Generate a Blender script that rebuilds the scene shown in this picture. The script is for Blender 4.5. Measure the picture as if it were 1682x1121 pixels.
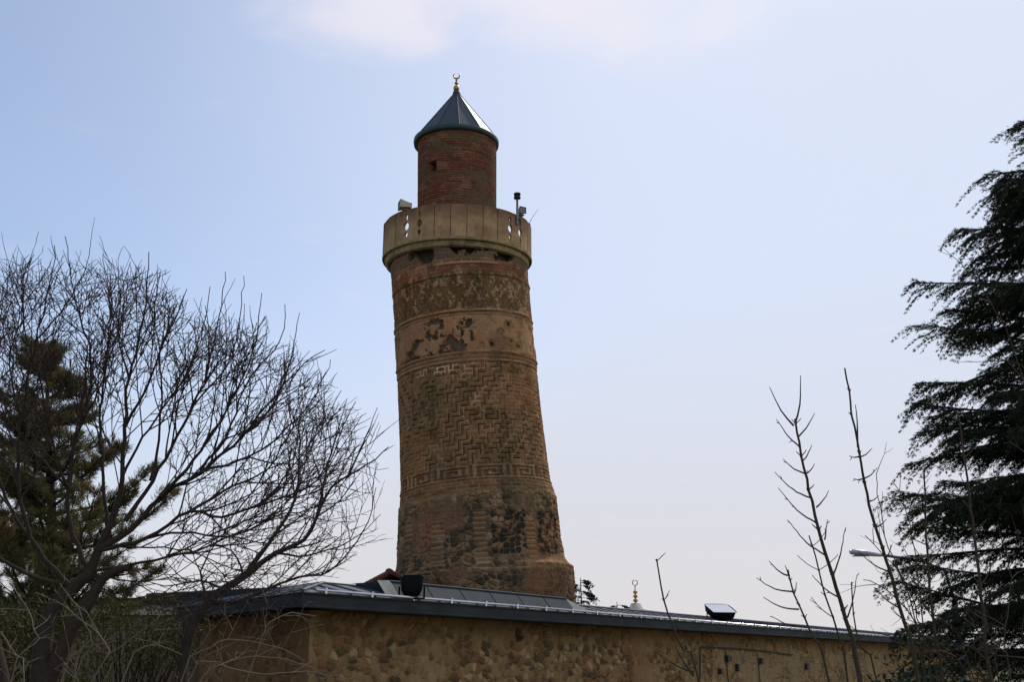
import bpy, math, random
import numpy as np
from mathutils import Vector

# ------------------------------------------------------------------ clear
for o in list(bpy.data.objects):
    bpy.data.objects.remove(o)
scene = bpy.context.scene
COL = scene.collection
R = math.radians
random.seed(7)
RNG = np.random.default_rng(11)

# ------------------------------------------------------------------ camera
PITCH = R(16.8)
FPX = 1750.0                      # focal length in photograph pixels (1682 wide)
CAMZ = 1.6
cam_d = bpy.data.cameras.new("camera")
cam_d.sensor_width = 36.0
cam_d.lens = 36.0 * FPX / 1682.0
cam_d.clip_end = 3000.0
cam = bpy.data.objects.new("camera", cam_d)
cam.location = (0, 0, CAMZ)
cam.rotation_euler = (math.pi / 2 + PITCH, 0, 0)
COL.objects.link(cam)
scene.camera = cam

# ------------------------------------------------------------------ world, sun, exposure
SUN_AZ, SUN_EL = 26.0, 48.0       # azimuth to the right of straight ahead
world = bpy.data.worlds.new("World")
scene.world = world
world.use_nodes = True
wn, wl = world.node_tree.nodes, world.node_tree.links
wn.clear()
w_out = wn.new('ShaderNodeOutputWorld')
w_bg = wn.new('ShaderNodeBackground')
sky = wn.new('ShaderNodeTexSky')
sky.sky_type = 'NISHITA'
sky.sun_disc = False
sky.sun_elevation = R(SUN_EL)
sky.sun_rotation = R(SUN_AZ)
sky.altitude = 1200
sky.air_density = 1.0
sky.dust_density = 2.5
sky.ozone_density = 1.3
w_tc = wn.new('ShaderNodeTexCoord')
w_bg.inputs['Strength'].default_value = 0.15


def wmath(op, a, b=None, clamp=False):
    n = wn.new('ShaderNodeMath'); n.operation = op; n.use_clamp = clamp
    for i, v in enumerate((a, b)):
        if v is None: continue
        if isinstance(v, (int, float)): n.inputs[i].default_value = v
        else: wl.new(v, n.inputs[i])
    return n.outputs[0]


def wramp(v, a, b):
    n = wn.new('ShaderNodeMapRange'); n.interpolation_type = 'SMOOTHSTEP'
    wl.new(v, n.inputs[0]); n.inputs[1].default_value = a; n.inputs[2].default_value = b
    return n.outputs[0]


# thin cloud: a veil whose cover follows noise on a plane high overhead
w_sep = wn.new('ShaderNodeSeparateXYZ'); wl.new(w_tc.outputs['Generated'], w_sep.inputs[0])
zc = wmath('MAXIMUM', w_sep.outputs['Z'], 0.03)
cx = wmath('DIVIDE', w_sep.outputs['X'], zc)
cy = wmath('DIVIDE', w_sep.outputs['Y'], zc)
w_cmb = wn.new('ShaderNodeCombineXYZ'); wl.new(cx, w_cmb.inputs[0]); wl.new(cy, w_cmb.inputs[1])
w_no = wn.new('ShaderNodeTexNoise'); wl.new(w_cmb.outputs[0], w_no.inputs['Vector'])
w_no.inputs['Scale'].default_value = 3.4; w_no.inputs['Detail'].default_value = 7.0
w_no.inputs['Roughness'].default_value = 0.52; w_no.inputs['Distortion'].default_value = 0.4
# a bank of cloud stands high ahead of the viewer
bx_ = wmath('SUBTRACT', cx, 0.02); by_ = wmath('SUBTRACT', cy, 1.47)
bank = wmath('ADD', wmath('MULTIPLY', wmath('MULTIPLY', bx_, bx_), 2.6),
             wmath('MULTIPLY', wmath('MULTIPLY', by_, by_), 16.0))
bank = wmath('SUBTRACT', 1.0, wramp(bank, 0.0, 1.0))
cov = wmath('MULTIPLY', wramp(wmath('ADD', w_no.outputs['Fac'], wmath('MULTIPLY', bank, 0.34)), 0.56, 0.90), wmath('ADD', wmath('MULTIPLY', bank, 0.75), 0.25, True))
w_no2 = wn.new('ShaderNodeTexNoise'); wl.new(w_tc.outputs['Generated'], w_no2.inputs['Vector'])
w_no2.inputs['Scale'].default_value = 1.7; w_no2.inputs['Detail'].default_value = 4.0
lowv = wmath('SUBTRACT', 1.0, wramp(w_sep.outputs['Z'], 0.0, 0.36))
rightv = wmath('MULTIPLY', wramp(w_sep.outputs['X'], -0.42, 0.30), 0.66)
fac = wmath('ADD', wmath('MULTIPLY', wramp(w_no2.outputs['Fac'], 0.3, 0.7), 0.14), 0.14)
fac = wmath('MINIMUM', wmath('ADD', wmath('ADD', fac, wmath('MULTIPLY', lowv, 0.75)), rightv), 0.96)


def wmix(f, a, b):
    n = wn.new('ShaderNodeMix'); n.data_type = 'RGBA'
    for key, v in (('Factor', f), ('A', a), ('B', b)):
        if isinstance(v, tuple): n.inputs[key].default_value = v
        else: wl.new(v, n.inputs[key])
    return n.outputs['Result']


VK = 1.0
haze_col = wmix(lowv, (4.65 * VK, 5.12 * VK, 6.15 * VK, 1), (4.75 * VK, 4.58 * VK, 4.70 * VK, 1))
veiled = wmix(fac, sky.outputs[0], haze_col)
w_res = wmix(wmath('MULTIPLY', cov, 0.80), veiled, (5.85, 5.60, 6.1, 1))
wl.new(w_res, w_bg.inputs['Color'])
wl.new(w_bg.outputs[0], w_out.inputs['Surface'])

sun_d = bpy.data.lights.new("sun", 'SUN')
sun_d.energy = 2.6
sun_d.angle = R(0.6)
sun_d.color = (1.0, 0.93, 0.82)
sun = bpy.data.objects.new("sun", sun_d)
sdir = Vector((math.sin(R(SUN_AZ)) * math.cos(R(SUN_EL)), math.cos(R(SUN_AZ)) * math.cos(R(SUN_EL)), math.sin(R(SUN_EL))))
sun.rotation_euler = (-sdir).to_track_quat('-Z', 'Y').to_euler()
sun.location = sdir * 60
COL.objects.link(sun)

scene.view_settings.view_transform = 'Standard'
scene.view_settings.look = 'None'
scene.view_settings.exposure = 0.0
scene.view_settings.gamma = 1.0

# ------------------------------------------------------------------ projection helpers
CP, SP = math.cos(PITCH), math.sin(PITCH)


def at(px, py, Y):
    """point at ground distance Y seen at photograph pixel px, py"""
    a, b = (px - 841.0) / FPX, (560.5 - py) / FPX
    ry = CP - SP * b
    t = Y / ry
    return Vector((a * t, Y, CAMZ + (SP + CP * b) * t))


def proj(p):
    x, y, z = p[0], p[1], p[2] - CAMZ
    d = y * CP + z * SP
    u = -y * SP + z * CP
    return 841.0 + FPX * x / d, 560.5 - FPX * u / d, d


# ------------------------------------------------------------------ object helpers
def tag(o, label=None, cat=None, group=None, kind=None):
    if label: o['label'] = label
    if cat: o['category'] = cat
    if group: o['group'] = group
    if kind: o['kind'] = kind
    return o


def empty(name, loc, label, cat, group=None, rz=0.0):
    o = bpy.data.objects.new(name, None)
    o.empty_display_size = 0.3
    o.location = loc
    o.rotation_euler = (0, 0, rz)
    COL.objects.link(o)
    return tag(o, label, cat, group)


def wloc(o):
    v = Vector((0, 0, 0))
    while o is not None:
        v = v + Vector(o.location)
        o = o.parent
    return v


def link(name, me, m, parent=None, smooth=False):
    """mesh given in world coordinates, stored relative to its parent"""
    o = bpy.data.objects.new(name, me)
    if m: me.materials.append(m)
    if parent is not None:
        w = wloc(parent)
        n = len(me.vertices)
        a = np.empty(n * 3, np.float32); me.vertices.foreach_get('co', a)
        a = a.reshape(-1, 3) - np.array(w, np.float32)
        me.vertices.foreach_set('co', a.ravel())
        o.parent = parent
    if smooth:
        me.polygons.foreach_set('use_smooth', [True] * len(me.polygons))
    COL.objects.link(o)
    return o


def mesh_np(name, V, F, cols=None):
    V = np.asarray(V, np.float32); F = np.asarray(F, np.int32)
    me = bpy.data.meshes.new(name)
    k = F.shape[1]
    me.vertices.add(len(V)); me.vertices.foreach_set('co', V.ravel())
    me.loops.add(F.size); me.loops.foreach_set('vertex_index', F.ravel())
    me.polygons.add(len(F))
    me.polygons.foreach_set('loop_start', np.arange(0, F.size, k, dtype=np.int32))
    me.update(calc_edges=True)
    me.validate()
    if cols is not None:
        at_ = me.attributes.new('masonry_colour', 'FLOAT_COLOR', 'POINT')
        c = np.ones((len(V), 4), np.float32); c[:, :3] = cols
        at_.data.foreach_set('color', c.ravel())
    return me


class MB:
    def __init__(s): s.v = []; s.f = []

    def quad(s, *p):
        b = len(s.v); s.v += [tuple(q) for q in p]; s.f.append(tuple(range(b, b + len(p))))

    def box(s, c, sx, sy, sz, ax=Vector((1, 0, 0)), ay=Vector((0, 1, 0)), az=Vector((0, 0, 1)), bev=0.0):
        c = Vector(c); b = len(s.v)
        hx, hy, hz = sx / 2, sy / 2, sz / 2
        for k in (-1, 1):
            for j in (-1, 1):
                for i in (-1, 1):
                    s.v.append(tuple(c + ax * (i * hx) + ay * (j * hy) + az * (k * hz)))
        for q in ((0, 2, 3, 1), (4, 5, 7, 6), (0, 1, 5, 4), (2, 6, 7, 3), (0, 4, 6, 2), (1, 3, 7, 5)):
            s.f.append(tuple(b + i for i in q))
        return s

    def tube(s, pts, rad, n=6, cap=True):
        m = len(pts); b = len(s.v)
        for i in range(m):
            p = Vector(pts[i])
            t = Vector(pts[min(i + 1, m - 1)]) - Vector(pts[max(i - 1, 0)])
            if t.length < 1e-9: t = Vector((0, 0, 1))
            t.normalize()
            ref = Vector((0.31, 0.95, 0.05)) if abs(t.y) < 0.9 else Vector((1, 0, 0))
            u = t.cross(ref).normalized(); w = t.cross(u)
            r = rad[i] if hasattr(rad, '__len__') else rad
            for k in range(n):
                a = 2 * math.pi * k / n
                s.v.append(tuple(p + u * (r * math.cos(a)) + w * (r * math.sin(a))))
        for i in range(m - 1):
            for k in range(n):
                k2 = (k + 1) % n
                s.f.append((b + i * n + k, b + i * n + k2, b + (i + 1) * n + k2, b + (i + 1) * n + k))
        if cap:
            s.f.append(tuple(b + k for k in range(n))[::-1])
            s.f.append(tuple(b + (m - 1) * n + k for k in range(n)))
        return s

    def lathe(s, c, prof, n=48, closed=False):
        c = Vector(c); b = len(s.v); m = len(prof)
        for r, z in prof:
            for k in range(n):
                a = 2 * math.pi * k / n
                s.v.append((c.x + r * math.sin(a), c.y - r * math.cos(a), c.z + z))
        for i in range(m if closed else m - 1):
            i2 = (i + 1) % m
            for k in range(n):
                k2 = (k + 1) % n
                s.f.append((b + i * n + k, b + i * n + k2, b + i2 * n + k2, b + i2 * n + k))
        return s

    def mesh(s, name):
        me = bpy.data.meshes.new(name); me.from_pydata(s.v, [], s.f); me.update(); return me

    def build(s, name, m, parent=None, smooth=False):
        return link(name, s.mesh(name), m, parent, smooth)


# ------------------------------------------------------------------ materials
def mat(name, base, rough=0.9, metal=0.0, var=0.25, scale=6.0, bump=0.0, bscale=30.0, island=0.0,
        second=None, sscale=2.0, slo=0.5, shi=0.65, attr=False, spec=0.5, stretch=(1, 1, 1), translucent=0.0, detail=6.0, crust=None, speck=None):
    m = bpy.data.materials.new(name); m.use_nodes = True
    N, L = m.node_tree.nodes, m.node_tree.links
    N.clear()
    out = N.new('ShaderNodeOutputMaterial'); bs = N.new('ShaderNodeBsdfPrincipled')
    L.new(bs.outputs[0], out.inputs[0])
    bs.inputs['Roughness'].default_value = rough
    bs.inputs['Metallic'].default_value = metal
    bs.inputs['Specular IOR Level'].default_value = spec
    tc = N.new('ShaderNodeTexCoord'); mp = N.new('ShaderNodeMapping')
    L.new(tc.outputs['Object'], mp.inputs[0]); mp.inputs['Scale'].default_value = stretch

    def noise(sc, det=detail, ro=0.6):
        n = N.new('ShaderNodeTexNoise'); L.new(mp.outputs[0], n.inputs['Vector'])
        n.inputs['Scale'].default_value = sc; n.inputs['Detail'].default_value = det; n.inputs['Roughness'].default_value = ro
        return n.outputs['Fac']

    def mixc(f, a, b, mode='MIX'):
        x = N.new('ShaderNodeMix'); x.data_type = 'RGBA'; x.blend_type = mode
        for key, v in (('Factor', f), ('A', a), ('B', b)):
            if isinstance(v, (int, float)): x.inputs[key].default_value = v
            elif isinstance(v, tuple): x.inputs[key].default_value = (*v, 1) if len(v) == 3 else v
            else: L.new(v, x.inputs[key])
        return x.outputs['Result']

    def rng_(v, a, b, c=0.0, d=1.0):
        x = N.new('ShaderNodeMapRange'); L.new(v, x.inputs[0])
        for i, q in enumerate((a, b, c, d)): x.inputs[i + 1].default_value = q
        return x.outputs[0]

    if attr:
        a = N.new('ShaderNodeAttribute'); a.attribute_name = 'masonry_colour'; col = a.outputs['Color']
    else:
        col = tuple(base)
    if second is not None:
        col = mixc(rng_(noise(sscale), slo, shi), col, tuple(second))
    if crust is not None:                      # growth and rust along the upper edge
        ge0 = N.new('ShaderNodeNewGeometry'); sp = N.new('ShaderNodeSeparateXYZ'); L.new(ge0.outputs['Position'], sp.inputs[0])
        ad = N.new('ShaderNodeMath'); ad.operation = 'MULTIPLY_ADD'; L.new(noise(3.5), ad.inputs[0]); ad.inputs[1].default_value = 0.9
        L.new(sp.outputs['Z'], ad.inputs[2])
        col = mixc(rng_(ad.outputs[0], crust[0] + .45, crust[1] + .45, 0.0, 0.85), col, crust[2])
    if speck is not None:
        col = mixc(rng_(noise(17.0, 3.0), .60, .68, 0.0, .7), col, speck)
    if var > 0:
        v = rng_(noise(scale), 0.25, 0.75, 1 - var, 1 + var)
        g = N.new('ShaderNodeCombineColor')
        for i in range(3): L.new(v, g.inputs[i])
        col = mixc(1.0, col, g.outputs[0], 'MULTIPLY')
    if island > 0:
        ge = N.new('ShaderNodeNewGeometry')
        v = rng_(ge.outputs['Random Per Island'], 0, 1, 1 - island, 1 + island)
        g = N.new('ShaderNodeCombineColor')
        for i in range(3): L.new(v, g.inputs[i])
        col = mixc(1.0, col, g.outputs[0], 'MULTIPLY')
    if isinstance(col, tuple): bs.inputs['Base Color'].default_value = (*col, 1)
    else: L.new(col, bs.inputs['Base Color'])
    if bump > 0:
        bp = N.new('ShaderNodeBump'); bp.inputs['Strength'].default_value = bump; bp.inputs['Distance'].default_value = 0.02
        L.new(noise(bscale), bp.inputs['Height']); L.new(bp.outputs[0], bs.inputs['Normal'])
    if translucent > 0:
        tr = N.new('ShaderNodeBsdfTranslucent'); mx = N.new('ShaderNodeMixShader'); mx.inputs[0].default_value = translucent
        if isinstance(col, tuple): tr.inputs[0].default_value = (*col, 1)
        else: L.new(col, tr.inputs[0])
        L.new(bs.outputs[0], mx.inputs[1]); L.new(tr.outputs[0], mx.inputs[2]); L.new(mx.outputs[0], out.inputs[0])
    return m


M_MASON = mat('weathered_masonry', (0.2, 0.15, 0.1), 0.95, var=0.22, scale=14, bump=0.5, bscale=40, attr=True, spec=0.15)
M_WALL = mat('rubble_wall', (0.2, 0.15, 0.1), 0.95, var=0.18, scale=9, bump=0.5, bscale=35, attr=True, spec=0.15)
M_CORN = mat('yellow_limestone', (0.34, 0.255, 0.13), 0.92, var=0.35, scale=5, bump=0.5, bscale=30,
             second=(0.12, 0.085, 0.05), sscale=2.6, slo=0.5, shi=0.7, spec=0.2)
M_LEAD = mat('blue_grey_sheet_metal', (0.040, 0.052, 0.072), 0.5, metal=0.0, spec=0.35, var=0.18, scale=3, bump=0.05, bscale=9)
M_CONE = mat('painted_sheet_metal', (0.026, 0.038, 0.052), 0.50, metal=0.0, spec=0.26, var=0.2, scale=3, bump=0.06, bscale=10)
M_RIM = mat('dark_green_metal', (0.022, 0.05, 0.05), 0.5, metal=0.3, var=0.2, scale=5)
M_FASCIA = mat('dark_fascia_metal', (0.036, 0.040, 0.041), 0.75, spec=0.12, var=0.4, scale=1.2, bump=0.05, bscale=12, stretch=(1, 1, 3))
M_FLASH = mat('lead_flashing', (0.021, 0.032, 0.041), 0.7, spec=0.12, var=0.3, scale=3.5, bump=0.2, bscale=10)
M_FLASHL = mat('pale_flashing', (0.10, 0.12, 0.12), 0.7, metal=0.1, var=0.3, scale=5, bump=0.4, bscale=14)
M_STEEL = mat('galvanised_steel', (0.62, 0.62, 0.66), 0.28, metal=0.9, var=0.1, scale=8)
M_GOLD = mat('gilded_brass', (0.45, 0.28, 0.08), 0.38, metal=0.85, var=0.2, scale=10)
M_BLACK = mat('black_housing', (0.008, 0.008, 0.009), 0.85, spec=0.1, var=0.2, scale=10)
M_GLASS = mat('lamp_glass', (0.55, 0.56, 0.6), 0.08, metal=0.5, var=0.05)
M_BEIGE = mat('beige_plastic', (0.42, 0.36, 0.24), 0.6, var=0.15, scale=8)
M_GREY = mat('grey_paint', (0.16, 0.17, 0.19), 0.55, var=0.15, scale=8)
M_LAMP = mat('pale_lamp_housing', (0.55, 0.55, 0.62), 0.4, var=0.08, scale=8)
M_CABLE = mat('dark_conduit', (0.03, 0.026, 0.022), 0.7, var=0.2)
M_BARK = mat('dark_bark', (0.042, 0.031, 0.024), 0.95, var=0.35, scale=12, bump=0.6, bscale=40, spec=0.15)
M_TWIG = mat('reddish_brown_twig', (0.055, 0.037, 0.033), 0.9, var=0.3, scale=3, spec=0.15)
M_PALE = mat('pale_weathered_twig', (0.155, 0.125, 0.09), 0.9, var=0.3, scale=7, spec=0.2)
M_SHOOT = mat('olive_brown_shoot', (0.058, 0.044, 0.028), 0.85, var=0.3, scale=6, spec=0.2)
M_CEDAR = mat('cedar_needles', (0.026, 0.036, 0.020), 0.8, var=0.3, scale=1.2, island=0.45, spec=0.1, translucent=0.06)
M_PINE = mat('pine_needles', (0.125, 0.118, 0.050), 0.8, var=0.35, scale=1.5, island=0.45,
             second=(0.15, 0.100, 0.050), sscale=1.2, slo=0.50, shi=0.68, spec=0.2, translucent=0.35)
M_SHRUB = mat('olive_foliage', (0.060, 0.058, 0.018), 0.8, var=0.35, scale=2, island=0.45, spec=0.2, translucent=0.2)
M_TILE = mat('terracotta_tile', (0.13, 0.036, 0.020), 0.85, var=0.35, scale=9, bump=0.3, bscale=20, island=0.3)
M_RENDER = mat('pale_render', (0.42, 0.38, 0.31), 0.9, var=0.15, scale=3, bump=0.2, bscale=25)
M_ANNEX = mat('brown_render', (0.15, 0.11, 0.07), 0.95, var=0.3, scale=3, bump=0.3, bscale=20)
M_DOME = mat('dome_lead', (0.26, 0.27, 0.30), 0.6, metal=0.1, var=0.15, scale=2)
M_GRASS = mat('dry_grass', (0.085, 0.085, 0.035), 1.0, var=0.4, scale=1.5, second=(0.13, 0.10, 0.06), sscale=0.3, bump=0.6, bscale=8)
M_DARK = mat('dark_interior', (0.02, 0.018, 0.016), 1.0, var=0.1)

# ------------------------------------------------------------------ numpy noise
def _h(i, j, k, s):
    n = (i.astype(np.int64) * 374761393 + j.astype(np.int64) * 668265263 + k.astype(np.int64) * 2147483647 + s * 1274126177) & 0xffffffff
    n = ((n ^ (n >> 13)) * 1274126177) & 0xffffffff
    n = ((n ^ (n >> 16)) * 2246822519) & 0xffffffff
    n = n ^ (n >> 15)
    return (n & 0xffffff) / float(0xffffff)


def vnoise(x, y, z, s=0):
    i, j, k = np.floor(x), np.floor(y), np.floor(z)
    u, v, w = x - i, y - j, z - k
    u, v, w = [q * q * (3 - 2 * q) for q in (u, v, w)]
    r = 0
    for a in (0, 1):
        for b in (0, 1):
            for c in (0, 1):
                r = r + _h(i + a, j + b, k + c, s) * (u if a else 1 - u) * (v if b else 1 - v) * (w if c else 1 - w)
    return r


def fbm(x, y, z, s=0, o=4):
    r, a, t = 0, 0.5, 0
    for q in range(o):
        r = r + a * vnoise(x * 2 ** q, y * 2 ** q, z * 2 ** q, s + q); t += a; a *= 0.55
    return r / t


def worley(u, v, s=0, jit=0.85):
    """F1, F2, id of nearest cell on a plane"""
    i, j = np.floor(u), np.floor(v)
    f1 = np.full(u.shape, 9.0); f2 = np.full(u.shape, 9.0); idn = np.zeros(u.shape)
    for a in (-1, 0, 1):
        for b in (-1, 0, 1):
            ci, cj = i + a, j + b
            px = ci + 0.5 + jit * (_h(ci, cj, cj * 0, s) - 0.5)
            py = cj + 0.5 + jit * (_h(ci, cj, cj * 0 + 1, s) - 0.5)
            d = np.hypot(u - px, v - py)
            near = d < f1
            f2 = np.where(near, f1, np.minimum(f2, d))
            idn = np.where(near, _h(ci, cj, cj * 0 + 2, s), idn)
            f1 = np.where(near, d, f1)
    return f1, f2, idn


def sst(x, a, b):
    t = np.clip((x - a) / (b - a), 0, 1); return t * t * (3 - 2 * t)


def lerp(a, b, t):
    return a + (b - a) * t[..., None]


def C3(*c): return np.array(c, float)

# ------------------------------------------------------------------ ground (one sheet to the horizon)
g = MB()
xs = [-1500, -300, -80, -30, 0, 30, 80, 300, 1500]
ys = [-200, -40, 0, 15, 40, 90, 300, 2500]
for i in range(len(xs) - 1):
    for j in range(len(ys) - 1):
        g.quad((xs[i], ys[j], 0), (xs[i + 1], ys[j], 0), (xs[i + 1], ys[j + 1], 0), (xs[i], ys[j + 1], 0))
tag(g.build('ground', M_GRASS), kind='structure')

# ------------------------------------------------------------------ stone building with low metal roof
AZ_A, AZ_L = 32.3, -34.8
dA = Vector((math.sin(R(AZ_A)), math.cos(R(AZ_A)), 0))
nA = Vector((dA.y, -dA.x, 0))               # outward normal of the long front
dL = Vector((math.sin(R(AZ_L)), math.cos(R(AZ_L)), 0))
nL = Vector((-dL.y, dL.x, 0))
E0 = at(497, 972, 17.0)                     # roof corner at the eave, top of fascia
ZE = E0.z
LEN_A, LEN_L = 66.0, 6.0
UP = Vector((0, 0, 1))
OVER = 0.50
building = empty('stone_building', (E0.x, E0.y, 0), 'long low brown rubble stone building with grey sheet metal roof in front of the tower', 'building')
# roof
RUN, RISE = 1.2, 0.27
half = math.radians((AZ_A - AZ_L) / 2)
bis = Vector((math.sin(R((AZ_A + AZ_L) / 2)), math.cos(R((AZ_A + AZ_L) / 2)), 0))
HIP = E0 + bis * (RUN / math.sin(half)) + UP * RISE
E1 = E0 + dA * LEN_A
E2 = E0 + dL * LEN_L
R1 = E1 - nA * RUN + UP * RISE
R2 = E2 - nL * RUN + UP * RISE
FZ = UP * -0.035
mb = MB()
mb.quad(E0, E1, R1, HIP); mb.quad(E2, E0, HIP, R2)
BK = R2 + dA * (LEN_A * 0.93)
mb.quad(HIP, R1, BK - UP * 0.1, R2)
mb.quad(E0 - UP * .03, E2 - UP * .03, E2 - UP * .03 - nL * 0.6, E0 - UP * .03 + bis * 0.6)
# standing seams on the two slopes
tA = (HIP - E0).dot(dA)
s = 0.55
while s < LEN_A - 1:
    p0 = E0 + dA * s
    frac = min(1.0, s / tA) if s < tA else 1.0
    p1 = p0 + (-nA * RUN + UP * RISE) * frac
    mb.tube([p0 + UP * 0.012, p1 + UP * 0.012], 0.016, 4)
    s += 0.62
tL = (HIP - E0).dot(dL)
s = 0.4
while s < LEN_L:
    p0 = E0 + dL * s
    frac = min(1.0, s / tL)
    p1 = p0 + (-nL * RUN + UP * RISE) * frac
    mb.tube([p0 + UP * 0.012, p1 + UP * 0.012], 0.016, 4)
    s += 0.45
mb.tube([E0 + UP * .01, HIP + UP * .012], 0.03, 6)
mb.tube([HIP + UP * .012, R1 + UP * .012], 0.028, 6)
mb.tube([HIP + UP * .012, R2 + UP * .012], 0.028, 6)
mb.build('roof', M_LEAD, building)
# fascia
mb = MB()
FH = 0.245
def fascia(p, q, n, ext):
    d = (q - p).normalized()
    c0, c1 = p, q
    mb.quad(c0 + n * .004 - UP * FH, c1 + n * .004 - UP * FH, c1 + n * .004 - UP * .004, c0 + n * .004 - UP * .004)
    mb.quad(c0 - UP * FH - n * (OVER + .02), c1 - UP * FH - n * (OVER + .02), c1 + n * .004 - UP * FH, c0 + n * .004 - UP * FH)
    mb.tube([c0 + n * .02 - UP * (FH - .02), c1 + n * .02 - UP * (FH - .02)], 0.022, 6)
    mb.tube([c0 + n * .012 - UP * .02, c1 + n * .012 - UP * .02], 0.02, 6)
fascia(E0, E1, nA, 0); fascia(E0, E2, nL, 0)
mb.tube([E0 - UP * (FH + .005), E0 + UP * .002], .02, 8)
mb.build('fascia', M_FASCIA, building)
# snow rail on clips along the eave
rail = MB()
off = nA * 0.012 + UP * 0.035
rail.tube([E0 + dA * 0.3 + off, E1 + off], 0.024, 8)
offL = -nL * 0.07 + UP * 0.075
ro = rail.build('eave_rail', M_STEEL, building, True)
s = 0.5; k = 0
bm_ = None
while s < LEN_A - 0.5 and k < 60:
    p = E0 + dA * s + off
    b = MB(); b.box(p - UP * 0.012, 0.055, 0.058, 0.075, dA, nA); b.box(p + UP * 0.032 - nA * .03, 0.05, 0.14, 0.022, dA, nA)
    b.build('bracket', M_STEEL, ro)
    s += 1.15; k += 1

# rubble wall as relief
def rubble(u, v, seed, su=0.20, sv=0.155):
    wob = 0.10
    uu = u + wob * (fbm(u * 2.2, v * 2.2, u * 0, seed + 40, 3) - 0.5) * 2
    vv = v + wob * 0.7 * (fbm(u * 2.2, v * 2.2, u * 0 + 5, seed + 50, 3) - 0.5) * 2
    f1, f2, idn = worley(uu / su, vv / sv, seed)
    edge = f2 - f1
    stone = sst(edge, 0.08, 0.22) * sst(0.70 - f1, 0.0, 0.12)
    return stone, idn, f1


def wall_mesh(P0, d, n, length, z0, z1, nu, nv, seed, warp, hole=None):
    su = np.linspace(0, 1, nu) ** warp * length
    vz = np.linspace(z0, z1, nv)
    U, V = np.meshgrid(su, vz)
    stone, idn, f1 = rubble(U, V, seed)
    cov = sst(fbm(U * 0.9, V * 1.2, U * 0, seed + 3), 0.42, 0.62)        # mortar smeared over the stones
    big = fbm(U * 0.25, V * 0.6, U * 0 + 3, seed + 8)
    fine = fbm(U * 5, V * 5, U * 0, seed + 9)
    mort = lerp(C3(.245, .185, .105), C3(.29, .225, .14), sst(fine, .3, .7))
    sc = np.select([(idn < .30)[..., None], (idn < .55)[..., None], (idn < .74)[..., None], (idn < .86)[..., None]],
                   [C3(.115, .085, .055), C3(.19, .125, .075), C3(.070, .060, .046), C3(.20, .105, .06)], C3(.36, .28, .19))
    sc = np.broadcast_to(sc, U.shape + (3,))
    sc = sc * (0.8 + 0.4 * fine)[..., None]
    pick = _h((idn * 99991).astype(np.int64), (idn * 0).astype(np.int64), (idn * 0).astype(np.int64), seed + 5)
    m = stone * (0.95 - 0.60 * cov) * np.where(pick < .35, .25, 1.0)
    col = lerp(mort, sc, m)
    col = lerp(col, C3(.20, .105, .06), sst(big, .50, .66) * 0.45)
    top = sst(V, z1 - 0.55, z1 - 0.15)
    col = lerp(col, C3(.16, .105, .065), top * 0.55 * (0.5 + fine))  # eave shade painted into the colour of the upper wall
    # grey cement repair far along the front
    cem = sst(U, 16, 20) * sst(fbm(U * .5, V * .9, U * 0 + 9, seed + 20), .36, .60) * sst(z1 - V + .3 * (fine - .5), 0.38, 0.62)
    col = lerp(col, C3(.235, .195, .135), cem * .55)
    disp = (0.045 * m + 0.012 * (fine - .5) - 0.012 * (1 - stone) * (1 - cov)) * sst(U, 0, .12)
    if hole is not None:
        hm = (np.abs(U - hole[0] + .02 * (fine - .5)) < hole[2] / 2) & (np.abs(V - hole[1] + .03 * (fine - .5)) < hole[3] / 2)
        disp = np.where(hm, -.32, disp); col = np.where(hm[..., None], C3(.03, .025, .02), col)
    P = (np.array(P0)[None, None] + U[..., None] * np.array(d)[None, None] + V[..., None] * np.array(UP)[None, None]
         + disp[..., None] * np.array(n)[None, None])
    idx = np.arange(nu * nv).reshape(nv, nu)
    F = np.stack([idx[:-1, :-1], idx[:-1, 1:], idx[1:, 1:], idx[1:, :-1]], -1).reshape(-1, 4)
    return P.reshape(-1, 3), F, col.reshape(-1, 3) * C3(1.10, .95, .735)

W0 = Vector((E0.x, E0.y, 0)) - bis * -1 * 0 + bis * (OVER / math.sin(half))
ZW = ZE - FH + 0.02
def on_wall(px, py):
    """point on the long front wall seen at a pixel"""
    a, b = (px - 841.0) / FPX, (560.5 - py) / FPX
    ray = Vector((a, CP - SP * b, SP + CP * b)); o = Vector((0, 0, CAMZ))
    t = (W0 - o).dot(nA) / ray.dot(nA)
    return o + ray * t

VENT = on_wall(852, 1044)
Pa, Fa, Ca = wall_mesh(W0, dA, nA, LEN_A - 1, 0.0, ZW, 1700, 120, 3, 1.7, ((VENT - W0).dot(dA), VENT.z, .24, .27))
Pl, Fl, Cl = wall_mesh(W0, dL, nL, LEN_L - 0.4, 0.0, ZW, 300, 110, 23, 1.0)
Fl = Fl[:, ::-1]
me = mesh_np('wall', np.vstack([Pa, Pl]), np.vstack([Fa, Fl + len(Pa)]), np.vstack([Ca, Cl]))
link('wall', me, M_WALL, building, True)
# the hidden back faces closing the volume
mb = MB()
B1 = W0 + dA * (LEN_A - 1); B2 = W0 + dL * (LEN_L - .4)
B3 = Vector((BK.x, BK.y, 0))
for p, q in ((B1, B3), (B3, B2)):
    mb.quad(p, q, q + UP * ZW, p + UP * ZW)
mb.build('rear_wall', M_ANNEX, building)


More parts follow.
